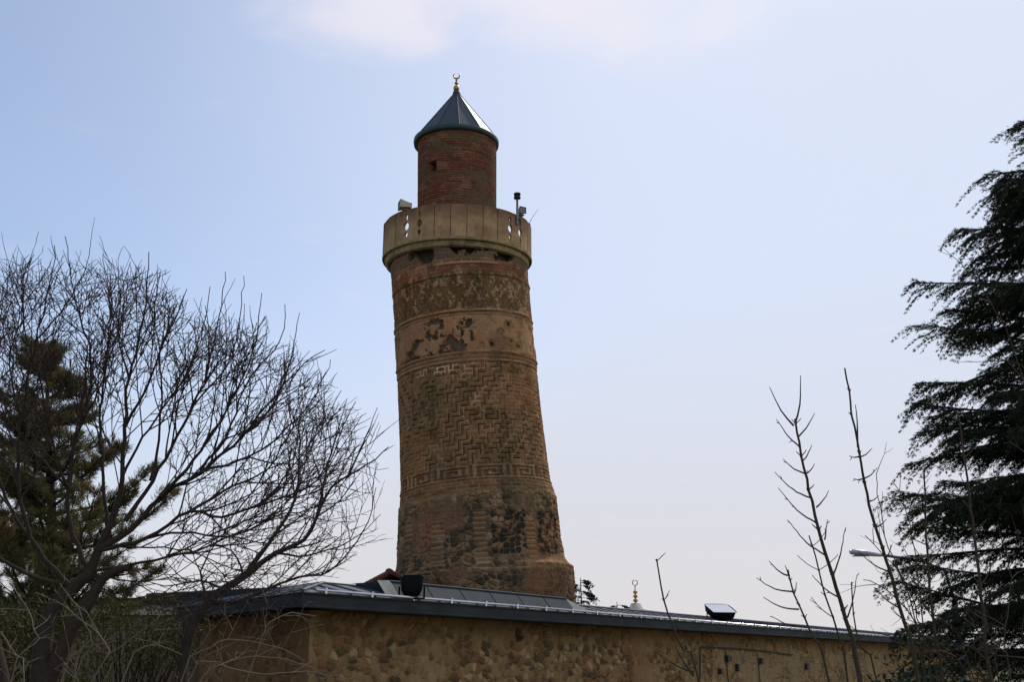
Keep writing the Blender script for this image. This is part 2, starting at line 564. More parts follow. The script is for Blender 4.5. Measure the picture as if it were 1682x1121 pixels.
# conduits and boxes on the far half of the wall
def conduit(pts, r=0.02):
    b = MB(); b.tube([on_wall(*p) + nA * 0.06 for p in pts], r, 6); return b.build('conduit', M_CABLE, building)
conduit([(1146, 1140), (1147, 1066), (1150, 1064), (1200, 1066), (1250, 1070), (1300, 1077)], 0.022)
conduit([(1195, 1140), (1191, 1098), (1189, 1066)], 0.018)
conduit([(1247, 1140), (1243, 1092), (1241, 1075)], 0.016)
for (bx, by, w, h) in ((1193, 1083, .30, .18), (1247, 1087, .20, .18), (1208, 1098, .12, .22), (1180, 1104, .14, .16), (1322, 1096, .2, .2)):
    b = MB(); b.box(on_wall(bx, by) + nA * 0.07, w, 0.10, h, dA, nA); b.build('junction_box', M_CABLE, building)
# raised curb with flashing where the tower passes through the roof
CF = -nA * 0.42
def on_plane(px, py, P, n):
    a, b = (px - 841.0) / FPX, (560.5 - py) / FPX
    ray = Vector((a, CP - SP * b, SP + CP * b)); o = Vector((0, 0, CAMZ))
    t = (P - o).dot(n) / ray.dot(n)
    return o + ray * t
cl = on_plane(640, 956, E0 + CF, nA); cr = on_plane(930, 990, E0 + CF, nA)
zt = cl.z
cr.z = zt
zb = ZE + RISE * .35 - 0.02
mb = MB()
def dn(p): return Vector((p.x, p.y, zb))
depth = 6.5
foot = nA * 0.20
mb.quad(dn(cl) + foot, dn(cr) + foot, cr, cl)
mb.quad(dn(cl) - nA * depth, dn(cl) + foot, cl, cl - nA * depth)
mb.quad(cl, cr, cr - nA * depth, cl - nA * depth)
mb.tube([cl, cr], 0.025, 6)
nfl = 6
for i in range(1, nfl):
    t = i / nfl
    mb.tube([dn(cl).lerp(dn(cr), t) + foot + nA * .004, cl.lerp(cr, t) + nA * .004], 0.006, 4)
mb.build('flashing', M_FLASH, building)
mb = MB()
q0 = cr; q1 = cr + dA * 1.1
mb.quad(dn(q0) + foot, dn(q1) + foot * 2, q1 - UP * 0.22, q0)
mb.quad(q0, q1 - UP * .22, q1 - nA * depth - UP * .22, q0 - nA * depth)
mb.quad(dn(q1) + foot * 2, dn(q1) - nA * depth, q1 - nA * depth - UP * .22, q1 - UP * .22)
mb.build('pale_flashing', M_FLASHL, building)
mb = MB(); q2 = cl - dA * 0.35
mb.quad(dn(q2) + foot, dn(cl) + foot + dA * .02, cl + UP * .02, q2 + UP * 0.0)
mb.build('pale_flashing', M_FLASHL, building)

# ------------------------------------------------------------------ the tower
DT = 30.0
TK = math.tan(R(3.0))            # the upper stages nod toward the viewer


def nod(mb):
    mb.v = [(x, y, z + TK * (y - DT)) for x, y, z in mb.v]
    return mb


def axis_pt(xl, xr, y):
    c = at((xl + xr) / 2, y, DT)
    d = proj(c)[2]
    return c.x, c.z, (xr - xl) / 2 / FPX * d

SH = [(442, 642, 866), (460, 644, 867), (500, 647.5, 869.5), (560, 651, 875.5), (600, 653, 880), (650, 655, 885), (700, 657, 890.5),
      (750, 658, 897), (795, 659, 903), (806, 658.5, 905), (815, 658, 909), (830, 657.5, 913), (860, 656.5, 917), (900, 654.5, 921), (925, 652.5, 925),
      (934, 650.5, 931), (939, 648, 939.5), (960, 645, 942), (990, 643, 944), (1040, 641, 950)]
A = np.array([axis_pt(l, r, y) for y, l, r in SH])      # X, Z, R
order = np.argsort(A[:, 1]); A = A[order]
tower_x = float(np.interp(3.3, A[:, 1], A[:, 0]))
minaret = empty('minaret', (tower_x, DT, 2.0), 'tall leaning round brick minaret with stone balcony and grey conical roof', 'minaret')

def front_y(X, Z, Rr):
    d = (DT - Rr) * CP + (Z - CAMZ) * SP
    u = -(DT - Rr) * SP + (Z - CAMZ) * CP
    return 560.5 - FPX * u / d

NT, NZ = 960, 780
zb_, zt_ = 2.6, float(A[-1, 1]) + 0.35
Zr = np.linspace(zb_, zt_, NZ)
Xr = np.interp(Zr, A[:, 1], A[:, 0]); Rr = np.interp(Zr, A[:, 1], A[:, 2])
TH = np.linspace(-math.pi, math.pi, NT, endpoint=False)
T, Z = np.meshgrid(TH, Zr)
RR = np.repeat(Rr[:, None], NT, 1); XX = np.repeat(Xr[:, None], NT, 1)
Yf = np.repeat(front_y(Xr, Zr, Rr)[:, None], NT, 1)
U = T * 2.45                                      # arc length
PX, PY, PZ = np.sin(T) * 2.45, -np.cos(T) * 2.45, Z
n_big = fbm(PX * .55, PY * .55, PZ * .55, 1)
n_mid = fbm(PX * 1.6, PY * 1.6, PZ * 1.6, 2)
n_fin = fbm(PX * 6, PY * 6, PZ * 6, 3)
n_pat = fbm(PX * 3.2, PY * 3.2, PZ * 3.2, 4, 5)
n_sp = vnoise(PX * 16, PY * 16, PZ * 16, 5)

brick = lerp(C3(.155, .104, .056), C3(.192, .108, .060), sst(n_mid, .40, .70))
brick = lerp(brick, C3(.135, .105, .052), sst(n_big, .50, .68) * .7)
mort = C3(.30, .225, .145)
pl = lerp(C3(.285, .185, .108), C3(.225, .155, .088), sst(n_fin, .3, .7))
dark = C3(.045, .042, .032)
col = brick.copy(); disp = np.zeros_like(T)

# plain courses
def courses(h, ln, seed):
    row = np.floor(Z / h); fv = Z / h - row
    uu = U / ln + 0.5 * (row % 2) + 0.2 * _h(row, row * 0, row * 0, seed)
    fu = uu - np.floor(uu)
    jm = np.maximum(1 - sst(np.minimum(fv, 1 - fv), 0.07, 0.20), (1 - sst(np.minimum(fu, 1 - fu), 0.03, 0.08)))
    return jm, _h(row, np.floor(uu), row * 0, seed + 1)
jm, bid = courses(0.105, 0.34, 7)
base = brick * (0.72 + 0.56 * bid)[..., None]
base = lerp(base, np.broadcast_to(mort, base.shape), jm * (0.30 + 0.5 * sst(n_pat, .4, .65)))
col = base; disp = -0.012 * jm + 0.008 * bid

def band(y0, y1, soft=3.0):
    return sst(Yf, y0 - soft, y0 + soft) * (1 - sst(Yf, y1 - soft, y1 + soft))

# interlocking fret of raised bricks with pale recessed joints (herringbone units with broken joints)
CS = 0.135
gu, gv = U / CS, Z / CS
gi, gj = np.floor(gu).astype(int), np.floor(gv).astype(int)
fu, fv = gu - gi, gv - gj
bi, bj = np.floor((gi + 3 * np.floor(gj / 5)) / 6), np.floor(gj / 5)
flip = _h(bi, bj, bi * 0, 35) < .5
k6 = np.where(flip, -gi - gj, gi - gj) % 4
horiz = k6 < 2
start = horiz & (k6 == np.where(flip, 1, 0)); end = horiz & (k6 == np.where(flip, 0, 1))
vs = (~horiz) & (k6 == 2); ve = (~horiz) & (k6 == 3)
JW0, JW1 = 0.10, 0.24
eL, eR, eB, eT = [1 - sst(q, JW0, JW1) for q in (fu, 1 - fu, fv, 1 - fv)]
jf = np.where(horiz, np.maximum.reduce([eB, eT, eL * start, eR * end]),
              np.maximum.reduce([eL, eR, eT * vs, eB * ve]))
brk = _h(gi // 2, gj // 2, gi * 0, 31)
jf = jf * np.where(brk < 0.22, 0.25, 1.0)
joint_shade = np.where(horiz, eB, np.maximum(eL, 0)) * np.where(_h(gi // 2, gj // 2, gi * 0, 37) < .75, 1.0, .2)     # shade painted into lower and left joints, which are also recessed
joint_shade = sst(joint_shade, .35, .9)
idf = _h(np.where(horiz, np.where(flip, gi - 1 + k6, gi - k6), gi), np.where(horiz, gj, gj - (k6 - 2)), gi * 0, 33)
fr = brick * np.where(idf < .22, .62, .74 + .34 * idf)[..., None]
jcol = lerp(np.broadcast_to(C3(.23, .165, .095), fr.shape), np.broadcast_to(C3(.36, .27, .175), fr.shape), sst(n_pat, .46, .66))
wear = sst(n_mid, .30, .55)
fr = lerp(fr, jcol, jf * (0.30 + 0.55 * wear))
fr = lerp(fr, np.broadcast_to(C3(.035, .024, .014), fr.shape), joint_shade * .85)
bare = sst(n_big * .6 + n_mid * .4, .53, .62) * .75        # stretches where the relief has weathered away
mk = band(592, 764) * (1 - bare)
col = lerp(col, fr, mk); disp = disp * (1 - mk) + mk * (-0.012 * jf - 0.03 * joint_shade + 0.010 * idf)

# large key band
KC = 0.118
ku = U / KC; kv = (Yf - 764) / (784 - 764) * 7
bits = ["1111111110", "1000000010", "1011111010", "1010001010", "1010101010", "1010111010", "1010000010"]
grid = np.array([[int(c) for c in r] for r in bits])
ki = np.clip(np.floor(kv).astype(int), 0, 6); kj = np.floor(ku).astype(int) % 10
kb = grid[ki, kj].astype(float)
kc_ = lerp(np.broadcast_to(C3(.12, .075, .045), col.shape), np.broadcast_to(C3(.27, .20, .125), col.shape), kb * (0.15 + .70 * sst(n_pat, .40, .62)))
mk = band(765, 784, 1)
col = lerp(col, kc_, mk); disp = disp + mk * (-0.03 + 0.03 * kb)

# fine mosaic zone under the balcony: crumbled pale bits
f1, f2, wid = worley(U / 0.07, Z / 0.065, 41)
cr_ = sst(n_pat + 0.10 * np.sin(T - .3) + .10 * (1 - sst(Yf, 445, 500)), .50, .62)
n_cr = fbm(PX * 11, PY * 11, PZ * 9, 6, 3)
crumb = sst(n_cr + .16 * (cr_ - .5) + .06 * (wid - .5), .57, .64)
mos = brick * (0.62 + .5 * wid)[..., None] * .95
mos = lerp(mos, np.broadcast_to(C3(.15, .115, .05), mos.shape), sst(n_mid, .45, .62) * .6)
mos = lerp(mos, np.broadcast_to(C3(.31, .235, .155), mos.shape), crumb * .75)
mos = lerp(mos, np.broadcast_to(C3(.05, .04, .025), mos.shape), sst(n_cr, .30, .40) * 0 + (1 - sst(n_cr, .34, .42)) * .6)
mk = band(438, 503)
col = lerp(col, mos, mk); disp = disp * (1 - mk) + mk * (0.02 * crumb - 0.012 * (1 - sst(f2 - f1, .05, .2)))

# reddish top band and pale brick strip
mk = band(423, 440)
red = lerp(np.broadcast_to(C3(.16, .08, .05), col.shape), np.broadcast_to(C3(.26, .18, .13), col.shape), sst(n_pat, .50, .62) * .8)
red = red * (0.8 + .4 * bid)[..., None]
col = lerp(col, red, mk)
strip = band(424, 428, 1.0) * sst(T, R(-18), R(-12)) * (1 - sst(T, R(30), R(36)))
col = lerp(col, np.broadcast_to(C3(.34, .22, .15), col.shape), strip); disp = disp + 0.04 * strip

# plastered belt, flaking to dark core along a diagonal
mk = band(513, 574)
tdeg = np.degrees(T)
edge_y = 520 + (tdeg + 18) * 2.5
hole = sst(n_pat + 0.22 * np.exp(-((Yf - edge_y - 12) / 15.0) ** 2) * (tdeg > -32) * (tdeg < 12) * (Yf < 577)
           + 0.12 * np.exp(-(((tdeg + 24) / 20.0) ** 2)) * sst(Yf, 535, 570) - 0.10 * (tdeg > 8), .60, .66)
edge_r = sst(n_pat + .12 * sst(np.abs(tdeg - 5), 38, 70), .56, .64)
plz = lerp(pl, np.broadcast_to(C3(.20, .115, .075), pl.shape), sst(n_mid + .2 * (1 - sst(tdeg, -50, -5)), .50, .66) * .75)
plz = lerp(plz, np.broadcast_to(C3(.15, .11, .06), pl.shape), edge_r * .75)
plz = lerp(plz, np.broadcast_to(dark * 1.3, pl.shape), hole * .9)
col = lerp(col, plz, mk); disp = disp * (1 - mk) + mk * (0.025 - 0.07 * hole - 0.025 * edge_r + .008 * n_fin)

# ring mouldings
for yy, w, amp in ((505, 1.6, .05), (510, 1.0, .02), (576, 1.8, .055), (582, 1.2, .03), (589, 1.2, .03), (786, 1.5, .02), (444, 1.2, .03)):
    rg = np.exp(-((Yf - yy + 4.0 * (n_mid - .5) + 1.5 * (n_pat - .5)) / w) ** 2) * (.25 + .75 * sst(n_pat, .38, .52))
    disp = disp + amp * rg
    col = lerp(col, np.broadcast_to(C3(.31, .23, .15), col.shape), rg * .55 * sst(n_pat, .36, .55))
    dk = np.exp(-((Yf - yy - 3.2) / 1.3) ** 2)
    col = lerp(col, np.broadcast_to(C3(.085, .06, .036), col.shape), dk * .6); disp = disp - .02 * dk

# white key marks left in the joints just under the ring
wk = band(593, 607, 2) * sst(jf, .5, .8) * np.exp(-((tdeg + 22) / 14) ** 2)
col = lerp(col, np.broadcast_to(C3(.52, .44, .34), col.shape), np.clip(wk * 1.2, 0, 1))

# courses above the rubble drum
mk = band(786, 806, 2)
cs = brick * (0.65 + .6 * bid)[..., None]
cs = lerp(cs, np.broadcast_to(mort, cs.shape), jm * .75 * sst(n_pat, .3, .55))
col = lerp(col, cs, mk)

# rubble drum with brick piers
stone, sid, f1 = rubble(U, Z, 61, 0.19, 0.145)
mk = band(806, 1200, 2)
mcol = lerp(np.broadcast_to(C3(.17, .135, .08), col.shape), np.broadcast_to(C3(.30, .235, .15), col.shape), sst(n_pat, .40, .66))
mcol = lerp(mcol, np.broadcast_to(C3(.17, .10, .065), col.shape), sst(n_mid, .52, .68) * .8)
scol = np.where((sid < .45)[..., None], C3(.055, .052, .042), np.where((sid < .75)[..., None], C3(.13, .095, .06), C3(.20, .14, .085)))
covr = sst(n_mid * .6 + n_big * .4, .44, .58)
darkz = (sst(tdeg, 7, 11) * (1 - sst(tdeg, 33, 37)) + sst(tdeg, 43, 46) * (1 - sst(tdeg, 68, 72))) * sst(Yf, 832, 846) * (1 - sst(Yf, 908, 918))
darkz = darkz * sst(n_pat + .14 * darkz, .44, .54)
midz = sst(tdeg, -24, -18) * (1 - sst(tdeg, -4, 0)) * sst(Yf, 862, 872) * (1 - sst(Yf, 930, 935))
show = np.clip(1 - .75 * covr + darkz + midz * .6, 0, 1)
rub = lerp(mcol, np.where((darkz > .5)[..., None] & (sid < .8)[..., None], C3(.028, .028, .026), scol), stone * show)
rd = 0.045 * stone * show - 0.03 * darkz
# pale ledge where the plaster stops
led = np.exp(-((Yf - 811 + 4 * (n_mid - .5)) / 4.0) ** 2)
rub = lerp(rub, np.broadcast_to(C3(.27, .215, .13), rub.shape), led * .7)
# brick piers
row = np.floor(Z / 0.13); fvv = Z / 0.13 - row
pj = 1 - sst(np.minimum(fvv, 1 - fvv), .12, .26)
for (a0, a1, y0, y1) in ((-32, -22, 848, 925), (-2, 6.5, 838, 935), (34, 42, 852, 925), (72, 84, 850, 930), (-60, -50, 850, 920)):
    pm = sst(tdeg, a0 - 1, a0 + 1) * (1 - sst(tdeg, a1 - 1, a1 + 1)) * sst(Yf, y0 - 2, y0 + 2) * (1 - sst(Yf, y1 - 2, y1 + 2))
    pc = lerp(brick * (0.75 + .5 * _h(row, row * 0 + int(a0), row * 0, 71))[..., None] * 1.05, np.broadcast_to(C3(.31, .24, .16), col.shape), pj * .8)
    rub = lerp(rub, pc, pm * .9 * sst(n_pat, .28, .42)); rd = rd * (1 - pm) + pm * (.03 - .022 * pj)
# reddish plaster with brick traces on the left
pm = sst(tdeg, -46, -42) * (1 - sst(tdeg, -33, -30)) * sst(Yf, 846, 852) * (1 - sst(Yf, 898, 904))
rub = lerp(rub, lerp(np.broadcast_to(C3(.21, .11, .075), col.shape), np.broadcast_to(C3(.30, .22, .15), col.shape), jf * .7), pm * .85)
# light plaster patches upper middle and right
lp = sst(n_pat + .12 * np.exp(-(((tdeg - 14) / 9) ** 2 + ((Yf - 855) / 18) ** 2)), .60, .66) * (1 - sst(Yf, 880, 900))
rub = lerp(rub, np.broadcast_to(C3(.34, .25, .17), rub.shape), lp * .75); rd = rd + .015 * lp
# plinth
pk = sst(Yf, 930, 934)
rub = lerp(rub, np.broadcast_to(C3(.30, .23, .13), rub.shape), np.exp(-((Yf - 933 + 5 * (n_mid - .5)) / 2.4) ** 2) * .7)
dkp = pk * sst(tdeg, 25, 60) * sst(n_pat + stone * .15, .42, .58)
rub = lerp(rub, np.broadcast_to(C3(.04, .04, .03), rub.shape), dkp * .75)
col = lerp(col, rub, mk); disp = disp * (1 - mk) + mk * rd

# weather: general grime; orange sunlight painted into the colour of the right flank
rust = sst(n_big + .10 * sst(-tdeg, 15, 70) * (Yf < 590) + .06 * sst(tdeg, 25, 70) * (Yf > 600), .50, .66)
col = lerp(col, col * C3(1.10, .89, .80), rust * .9)
soot = sst(fbm(PX * .9 + 7, PY * .9, PZ * .7, 15), .50, .68)
col = lerp(col, col * C3(.62, .68, .66), soot * .8)
sunlit = sst(tdeg, 48, 78) * (1 - sst(tdeg, 115, 150)) * sst(n_pat, .42, .62)
col = lerp(col, np.broadcast_to(C3(.30, .17, .07), col.shape), sunlit * .55)
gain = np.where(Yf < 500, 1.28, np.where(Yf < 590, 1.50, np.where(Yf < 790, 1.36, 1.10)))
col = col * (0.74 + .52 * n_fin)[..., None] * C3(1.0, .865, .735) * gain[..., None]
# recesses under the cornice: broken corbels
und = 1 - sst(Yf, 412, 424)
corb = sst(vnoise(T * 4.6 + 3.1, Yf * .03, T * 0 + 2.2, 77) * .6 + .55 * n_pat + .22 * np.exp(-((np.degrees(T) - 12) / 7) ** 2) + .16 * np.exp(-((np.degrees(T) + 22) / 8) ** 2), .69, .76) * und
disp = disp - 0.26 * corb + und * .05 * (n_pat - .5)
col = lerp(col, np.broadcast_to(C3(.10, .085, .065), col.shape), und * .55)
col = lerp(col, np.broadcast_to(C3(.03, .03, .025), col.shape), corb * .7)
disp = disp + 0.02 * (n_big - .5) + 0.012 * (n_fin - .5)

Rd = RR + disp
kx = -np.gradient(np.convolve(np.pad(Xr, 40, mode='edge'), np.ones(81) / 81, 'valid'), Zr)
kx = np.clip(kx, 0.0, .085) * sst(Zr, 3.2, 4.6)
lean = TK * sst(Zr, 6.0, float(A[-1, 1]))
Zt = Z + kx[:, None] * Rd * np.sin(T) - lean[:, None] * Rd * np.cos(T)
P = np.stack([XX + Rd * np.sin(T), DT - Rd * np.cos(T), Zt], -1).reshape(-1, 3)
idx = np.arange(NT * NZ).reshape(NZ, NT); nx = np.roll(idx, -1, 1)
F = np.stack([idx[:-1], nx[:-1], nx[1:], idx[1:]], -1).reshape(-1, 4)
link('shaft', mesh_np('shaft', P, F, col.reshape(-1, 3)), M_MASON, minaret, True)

# balcony cornice
bx, bz_top, bR = axis_pt(631, 873, 378)
_, bz_bot, _ = axis_pt(631, 873, 430)
_, cz_bot, cR = axis_pt(641, 863, 442)
BC = Vector((bx, DT, 0))
shR = float(Rr[-1])
mb = MB()
prof = [(shR - .3, cz_bot + .06), (cR - .02, cz_bot + .04), (cR + .02, cz_bot), (cR + .10, cz_bot + .03), (cR + .13, cz_bot + .12), (bR - .09, cz_bot + .17),
        (bR - .05, cz_bot + .21), (bR - .05, cz_bot + .30), (bR + .0, bz_bot - .05), (bR + .012, bz_bot - .02), (bR + .012, bz_bot + .03), (bR - .25, bz_bot + .04), (1.2, bz_bot + .05)]
mb.lathe(BC, prof, 120)
cor = nod(mb).build('cornice', M_CORN, minaret)
# parapet panels, some joints pierced
NPAN = 30; JOFF = 9.7
pierced = {-38.3, -26.3, 45.7, 57.7, 129.7, 141.7, 153.7, -134.3, -146.3, -158.3, 93.7, -86.3}
H = bz_top - bz_bot
M_PANEL = mat('cast_stone', (0.42, 0.275, 0.138), 0.92, var=0.30, scale=2.6, bump=0.5, bscale=30,
              second=(0.29, 0.170, 0.085), sscale=1.6, slo=0.45, shi=0.62, spec=0.2, crust=(bz_top - .72, bz_top - .05, (0.135, 0.066, 0.038)), speck=(0.11, 0.06, 0.035))
# inset of a pierced edge along the height: slot, round, drop
prof_h = [(0, 0), (.10, 0), (.12, .012), (.22, .045), (.30, .0), (.34, .0), (.40, .055), (.47, .072), (.54, .055), (.61, .0), (.64, .0), (.70, .028), (.80, .03), (.86, .0), (1, 0)]
for k in range(NPAN):
    t0 = JOFF + 12 * k; t1 = t0 + 12
    n0 = (t0 + 180) % 360 - 180; n1 = (t1 + 180) % 360 - 180
    p0 = any(abs(n0 - q) < .5 for q in pierced); p1 = any(abs(n1 - q) < .5 for q in pierced)
    gap = 0.011
    hh = RNG.uniform(-.012, .012); rr = bR + RNG.uniform(-.008, .008)
    L_ = [(R(t0) + (gap + (i * 1.25 if p0 else 0)) / bR, h) for h, i in prof_h]
    R_ = [(R(t1) - (gap + (i * 1.25 if p1 else 0)) / bR, h) for h, i in prof_h]
    mb = MB(); n = len(prof_h); NS = 4
    for rad in (rr, rr - 0.07):
        for i in range(n):
            for q in range(NS + 1):
                a = L_[i][0] + (R_[i][0] - L_[i][0]) * q / NS
                z = bz_bot + .03 + (H - .03 + hh) * L_[i][1]
                mb.v.append((BC.x + rad * math.sin(a), BC.y - rad * math.cos(a), z))
    m = NS + 1; o2 = n * m
    for i in range(n - 1):
        for q in range(NS):
            a = i * m + q
            mb.f.append((a, a + 1, a + m + 1, a + m)); mb.f.append((o2 + a, o2 + a + m, o2 + a + m + 1, o2 + a + 1))
        a = i * m; mb.f.append((a, a + m, o2 + a + m, o2 + a))
        a = i * m + NS; mb.f.append((a, o2 + a, o2 + a + m, a + m))
    for q in range(NS):
        a = (n - 1) * m + q; mb.f.append((a, a + 1, o2 + a + 1, o2 + a)); mb.f.append((q, o2 + q, o2 + q + 1, q + 1))
    nod(mb).build('parapet_panel', M_PANEL, minaret)

# upper drum
dx0, dzt, dR = axis_pt(686.5, 815.5, 240)
dxb, dzb, dRb = axis_pt(686, 815.5, 340)
nt, nz = 560, 300
zr = np.linspace(bz_bot, dzt + .12, nz); th = np.linspace(-math.pi, math.pi, nt, endpoint=False)
T, Z = np.meshgrid(th, zr); td = np.degrees(T)
U = T * dR; sx, sy = np.sin(T) * dR, -np.cos(T) * dR
n_mid = fbm(sx * 1.8, sy * 1.8, Z * 2.5, 102); n_pat = fbm(sx * 3, sy * 3, Z * 5, 104); n_fin = fbm(sx * 8, sy * 8, Z * 9, 105)
h = 0.078; row = np.floor((Z + .02 * (n_mid - .5)) / h); fv = (Z + .02 * (n_mid - .5)) / h - row
uu = U / .26 + .5 * (row % 2); fu = uu - np.floor(uu)
jm = np.maximum(1 - sst(np.minimum(fv, 1 - fv), .10, .26), .7 * (1 - sst(np.minimum(fu, 1 - fu), .03, .08)))
bid = _h(row, np.floor(uu), row * 0, 107); rid = _h(row, row * 0, row * 0, 108)
c = lerp(C3(.225, .085, .05), C3(.15, .075, .045), sst(n_mid, .38, .62))
c = c * (0.65 + .5 * bid + .25 * rid)[..., None]
jc = lerp(np.broadcast_to(C3(.09, .05, .03), c.shape), np.broadcast_to(C3(.36, .22, .15), c.shape), sst(n_pat, .50, .66))
c = lerp(c, jc, jm * .75)
c = c * (0.7 + .6 * n_fin)[..., None]
fy = np.interp(Z, [dzb, dzt], [340, 240])
c = lerp(c, np.broadcast_to(C3(.17, .12, .07), c.shape), sst(n_mid + .12 * sst(td, 10, 60) * sst(fy, 290, 330), .52, .66) * .7)
c = lerp(c, np.broadcast_to(C3(.30, .19, .11), c.shape), (1 - sst(fy, 236, 246)) * .65)          # plaster collar under the eave
c = lerp(c, np.broadcast_to(C3(.36, .24, .16), c.shape), np.exp(-(((td + 37) / 7) ** 2 + ((fy - 258) / 5) ** 2)) * sst(n_pat, .4, .55))
dsp = -.012 * jm + .012 * (n_fin - .5) + .03 * (1 - sst(fy, 237, 243))
win = (np.abs(td + 34) < 6.6) & (np.abs(fy - 306 + 0) < 7.2)
win = (np.abs(td + 34.5) < 6.4) & (fy > 287) & (fy < 303)
dsp = np.where(win, -.55, dsp)
c = np.where(win[..., None], C3(.05, .04, .03), c)
Rd = np.interp(Z, [dzb, dzt], [dRb, dR]) + dsp
Xc = np.interp(Z, [dzb, dzt], [dxb, dx0])
P = np.stack([Xc + Rd * np.sin(T), DT - Rd * np.cos(T), Z - TK * Rd * np.cos(T)], -1).reshape(-1, 3)
idx = np.arange(nt * nz).reshape(nz, nt); nxi = np.roll(idx, -1, 1)
F = np.stack([idx[:-1], nxi[:-1], nxi[1:], idx[1:]], -1).reshape(-1, 4)
link('upper_drum', mesh_np('upper_drum', P, F, c.reshape(-1, 3) * C3(.80, .76, .68)), M_MASON, minaret, True)

# conical roof: twelve facets with raised seams and a rolled rim
kx, kz, kR = axis_pt(681, 818, 236)
apex = at(750, 151, DT)
KC_ = Vector((kx, DT, 0)); apz = apex.z; axx = apex.x
mb = MB()
NF = 12; a0 = R(6.7)
rim_p, top_p = [], []
for k in range(NF):
    a = a0 + 2 * math.pi * k / NF
    rim_p.append(Vector((kx + kR * math.sin(a), DT - kR * math.cos(a), kz + .06)))
    top_p.append(Vector((axx + .11 * math.sin(a), DT - .11 * math.cos(a), apz - .10)))
for k in range(NF):
    k2 = (k + 1) % NF
    mb.quad(rim_p[k], rim_p[k2], top_p[k2], top_p[k])
mb.quad(*top_p)
mb.f.append(tuple(range(len(mb.v), len(mb.v) + NF))[::-1]); mb.v += [tuple(p) for p in rim_p]
roof = nod(mb).build('cone_roof', M_CONE, minaret)
mb = MB()
for k in range(NF):
    mb.tube([rim_p[k], top_p[k]], [.022, .016], 5)
nod(mb).build('ridge_seam', M_CONE, roof)
mb = MB()
mb.lathe(KC_, [(dR - .05, kz - .06), (kR - .02, kz - .10), (kR + .015, kz - .09), (kR + .03, kz), (kR + .025, kz + .06), (kR - .02, kz + .085), (kR - .25, kz + .085)], 96)
nod(mb).build('roof_rim', M_RIM, minaret, True)
mb = MB(); mb.lathe(Vector((axx, DT, 0)), [(.0, apz + .03), (.10, apz + .02), (.125, apz - .05), (.12, apz - .12), (.0, apz - .12)], 24)
nod(mb).build('roof_cap', M_RIM, minaret)
# gilded finial
fz = apz
sc = 1.0 / proj(apex)[2] * FPX            # pixels per metre up there
px_ = lambda n_: n_ / sc * 1.12
fin = MB()
AX = Vector((axx - .01, DT, fz))
prof = [(px_(1.2), -.02)]
def ball(zc, r, sq=1.0):
    return [(max(px_(r) * math.cos(a), px_(.9)), px_(zc) + px_(r) * sq * math.sin(a)) for a in np.linspace(-1.35, 1.35, 9)]
prof += ball(6, 4.6) + [(px_(1.3), px_(11))] + ball(14.5, 3.0, .7) + [(px_(1.0), px_(18))] + ball(19, 1.7) + [(px_(.8), px_(21)), (px_(.8), px_(23)), (0, px_(23))]
fin.lathe(AX, prof, 20)
fo = fin.build('finial', M_GOLD, minaret, True)
cr2 = MB(); cc = AX + UP * px_(27.0)
pts, rad = [], []
for a in np.linspace(R(-235), R(55), 22):
    pts.append(cc + Vector((math.cos(a), 0, math.sin(a))) * px_(4.6)); u = abs((a - R(-90)) / R(145)); rad.append(px_(1.15) * (1 - u) ** .6 + px_(.25))
cr2.tube(pts, rad, 8)
cr2.build('crescent', M_GOLD, fo, True)

# horn loudspeakers and post on the balcony
def horn_box(name, c, w, d_, h_, yaw, label, cat):
    e = empty(name, c, label, cat)
    ax = Vector((math.cos(yaw), math.sin(yaw), 0)); ay = Vector((-ax.y, ax.x, 0))
    b = MB()
    # flared housing: narrow rear, wide mouth
    c = Vector(c) + UP * (h_ * .5 + .04)
    sec = [(-.5, .55), (-.2, .62), (.2, .85), (.45, 1.0), (.5, 1.0)]
    base = len(b.v)
    for t, k in sec:
        for i, j in ((-1, -1), (1, -1), (1, 1), (-1, 1)):
            b.v.append(tuple(c + ax * (t * w) + ay * (i * d_ / 2 * k) + UP * (j * h_ / 2 * k)))
    for q in range(len(sec) - 1):
        for i in range(4):
            i2 = (i + 1) % 4
            b.f.append((base + q * 4 + i, base + q * 4 + i2, base + q * 4 + 4 + i2, base + q * 4 + 4 + i))
    b.f.append(tuple(base + i for i in range(4))[::-1])
    b.build('horn', M_BEIGE, e)
    b = MB(); e_ = base + (len(sec) - 1) * 4
    mo = [c + ax * (.42 * w) + ay * (i * d_ / 2 * .94) + UP * (j * h_ / 2 * .94) for i, j in ((-1, -1), (1, -1), (1, 1), (-1, 1))]
    b.quad(*mo); b.build('mouth', M_GREY, e)
    b = MB(); b.tube([c - UP * (h_ / 2 + .06), c - UP * h_ * .3], .025, 6); b.box(c - UP * (h_ / 2 + .03), .14, .16, .02, ax, ay); b.build('mounting', M_GREY, e)
    return e
def balc(px, back=0.0):
    """point on the parapet top at pixel column px, front rim"""
    s = max(-.98, min(.98, (px - 752) / 121.0)); a = math.asin(s)
    return Vector((bx + (bR - .055) * math.sin(a), DT - (bR - .055) * math.cos(a), bz_top + .004 - TK * bR * math.cos(a)))
horn_box('loudspeaker', balc(672) + UP * 0.0, .36, .34, .24, R(198), 'beige horn loudspeaker on the left of the balcony parapet', 'loudspeaker')
horn_box('loudspeaker', balc(858) + UP * .07, .24, .22, .20, R(-60), 'small beige horn loudspeaker beside the mast on the right of the balcony', 'loudspeaker')
pb = balc(850)
mast = empty('mast', pb - UP * .35 + Vector((.03, -.12, 0)), 'thin metal mast with dark double cap clamped to the right of the balcony', 'mast')
b0 = pb - UP * .35 + Vector((.03, -.12, 0))
b = MB(); b.tube([b0, b0 + UP * .80], .035, 8); b.build('pole', M_GREY, mast)
b = MB()
zt2 = .80
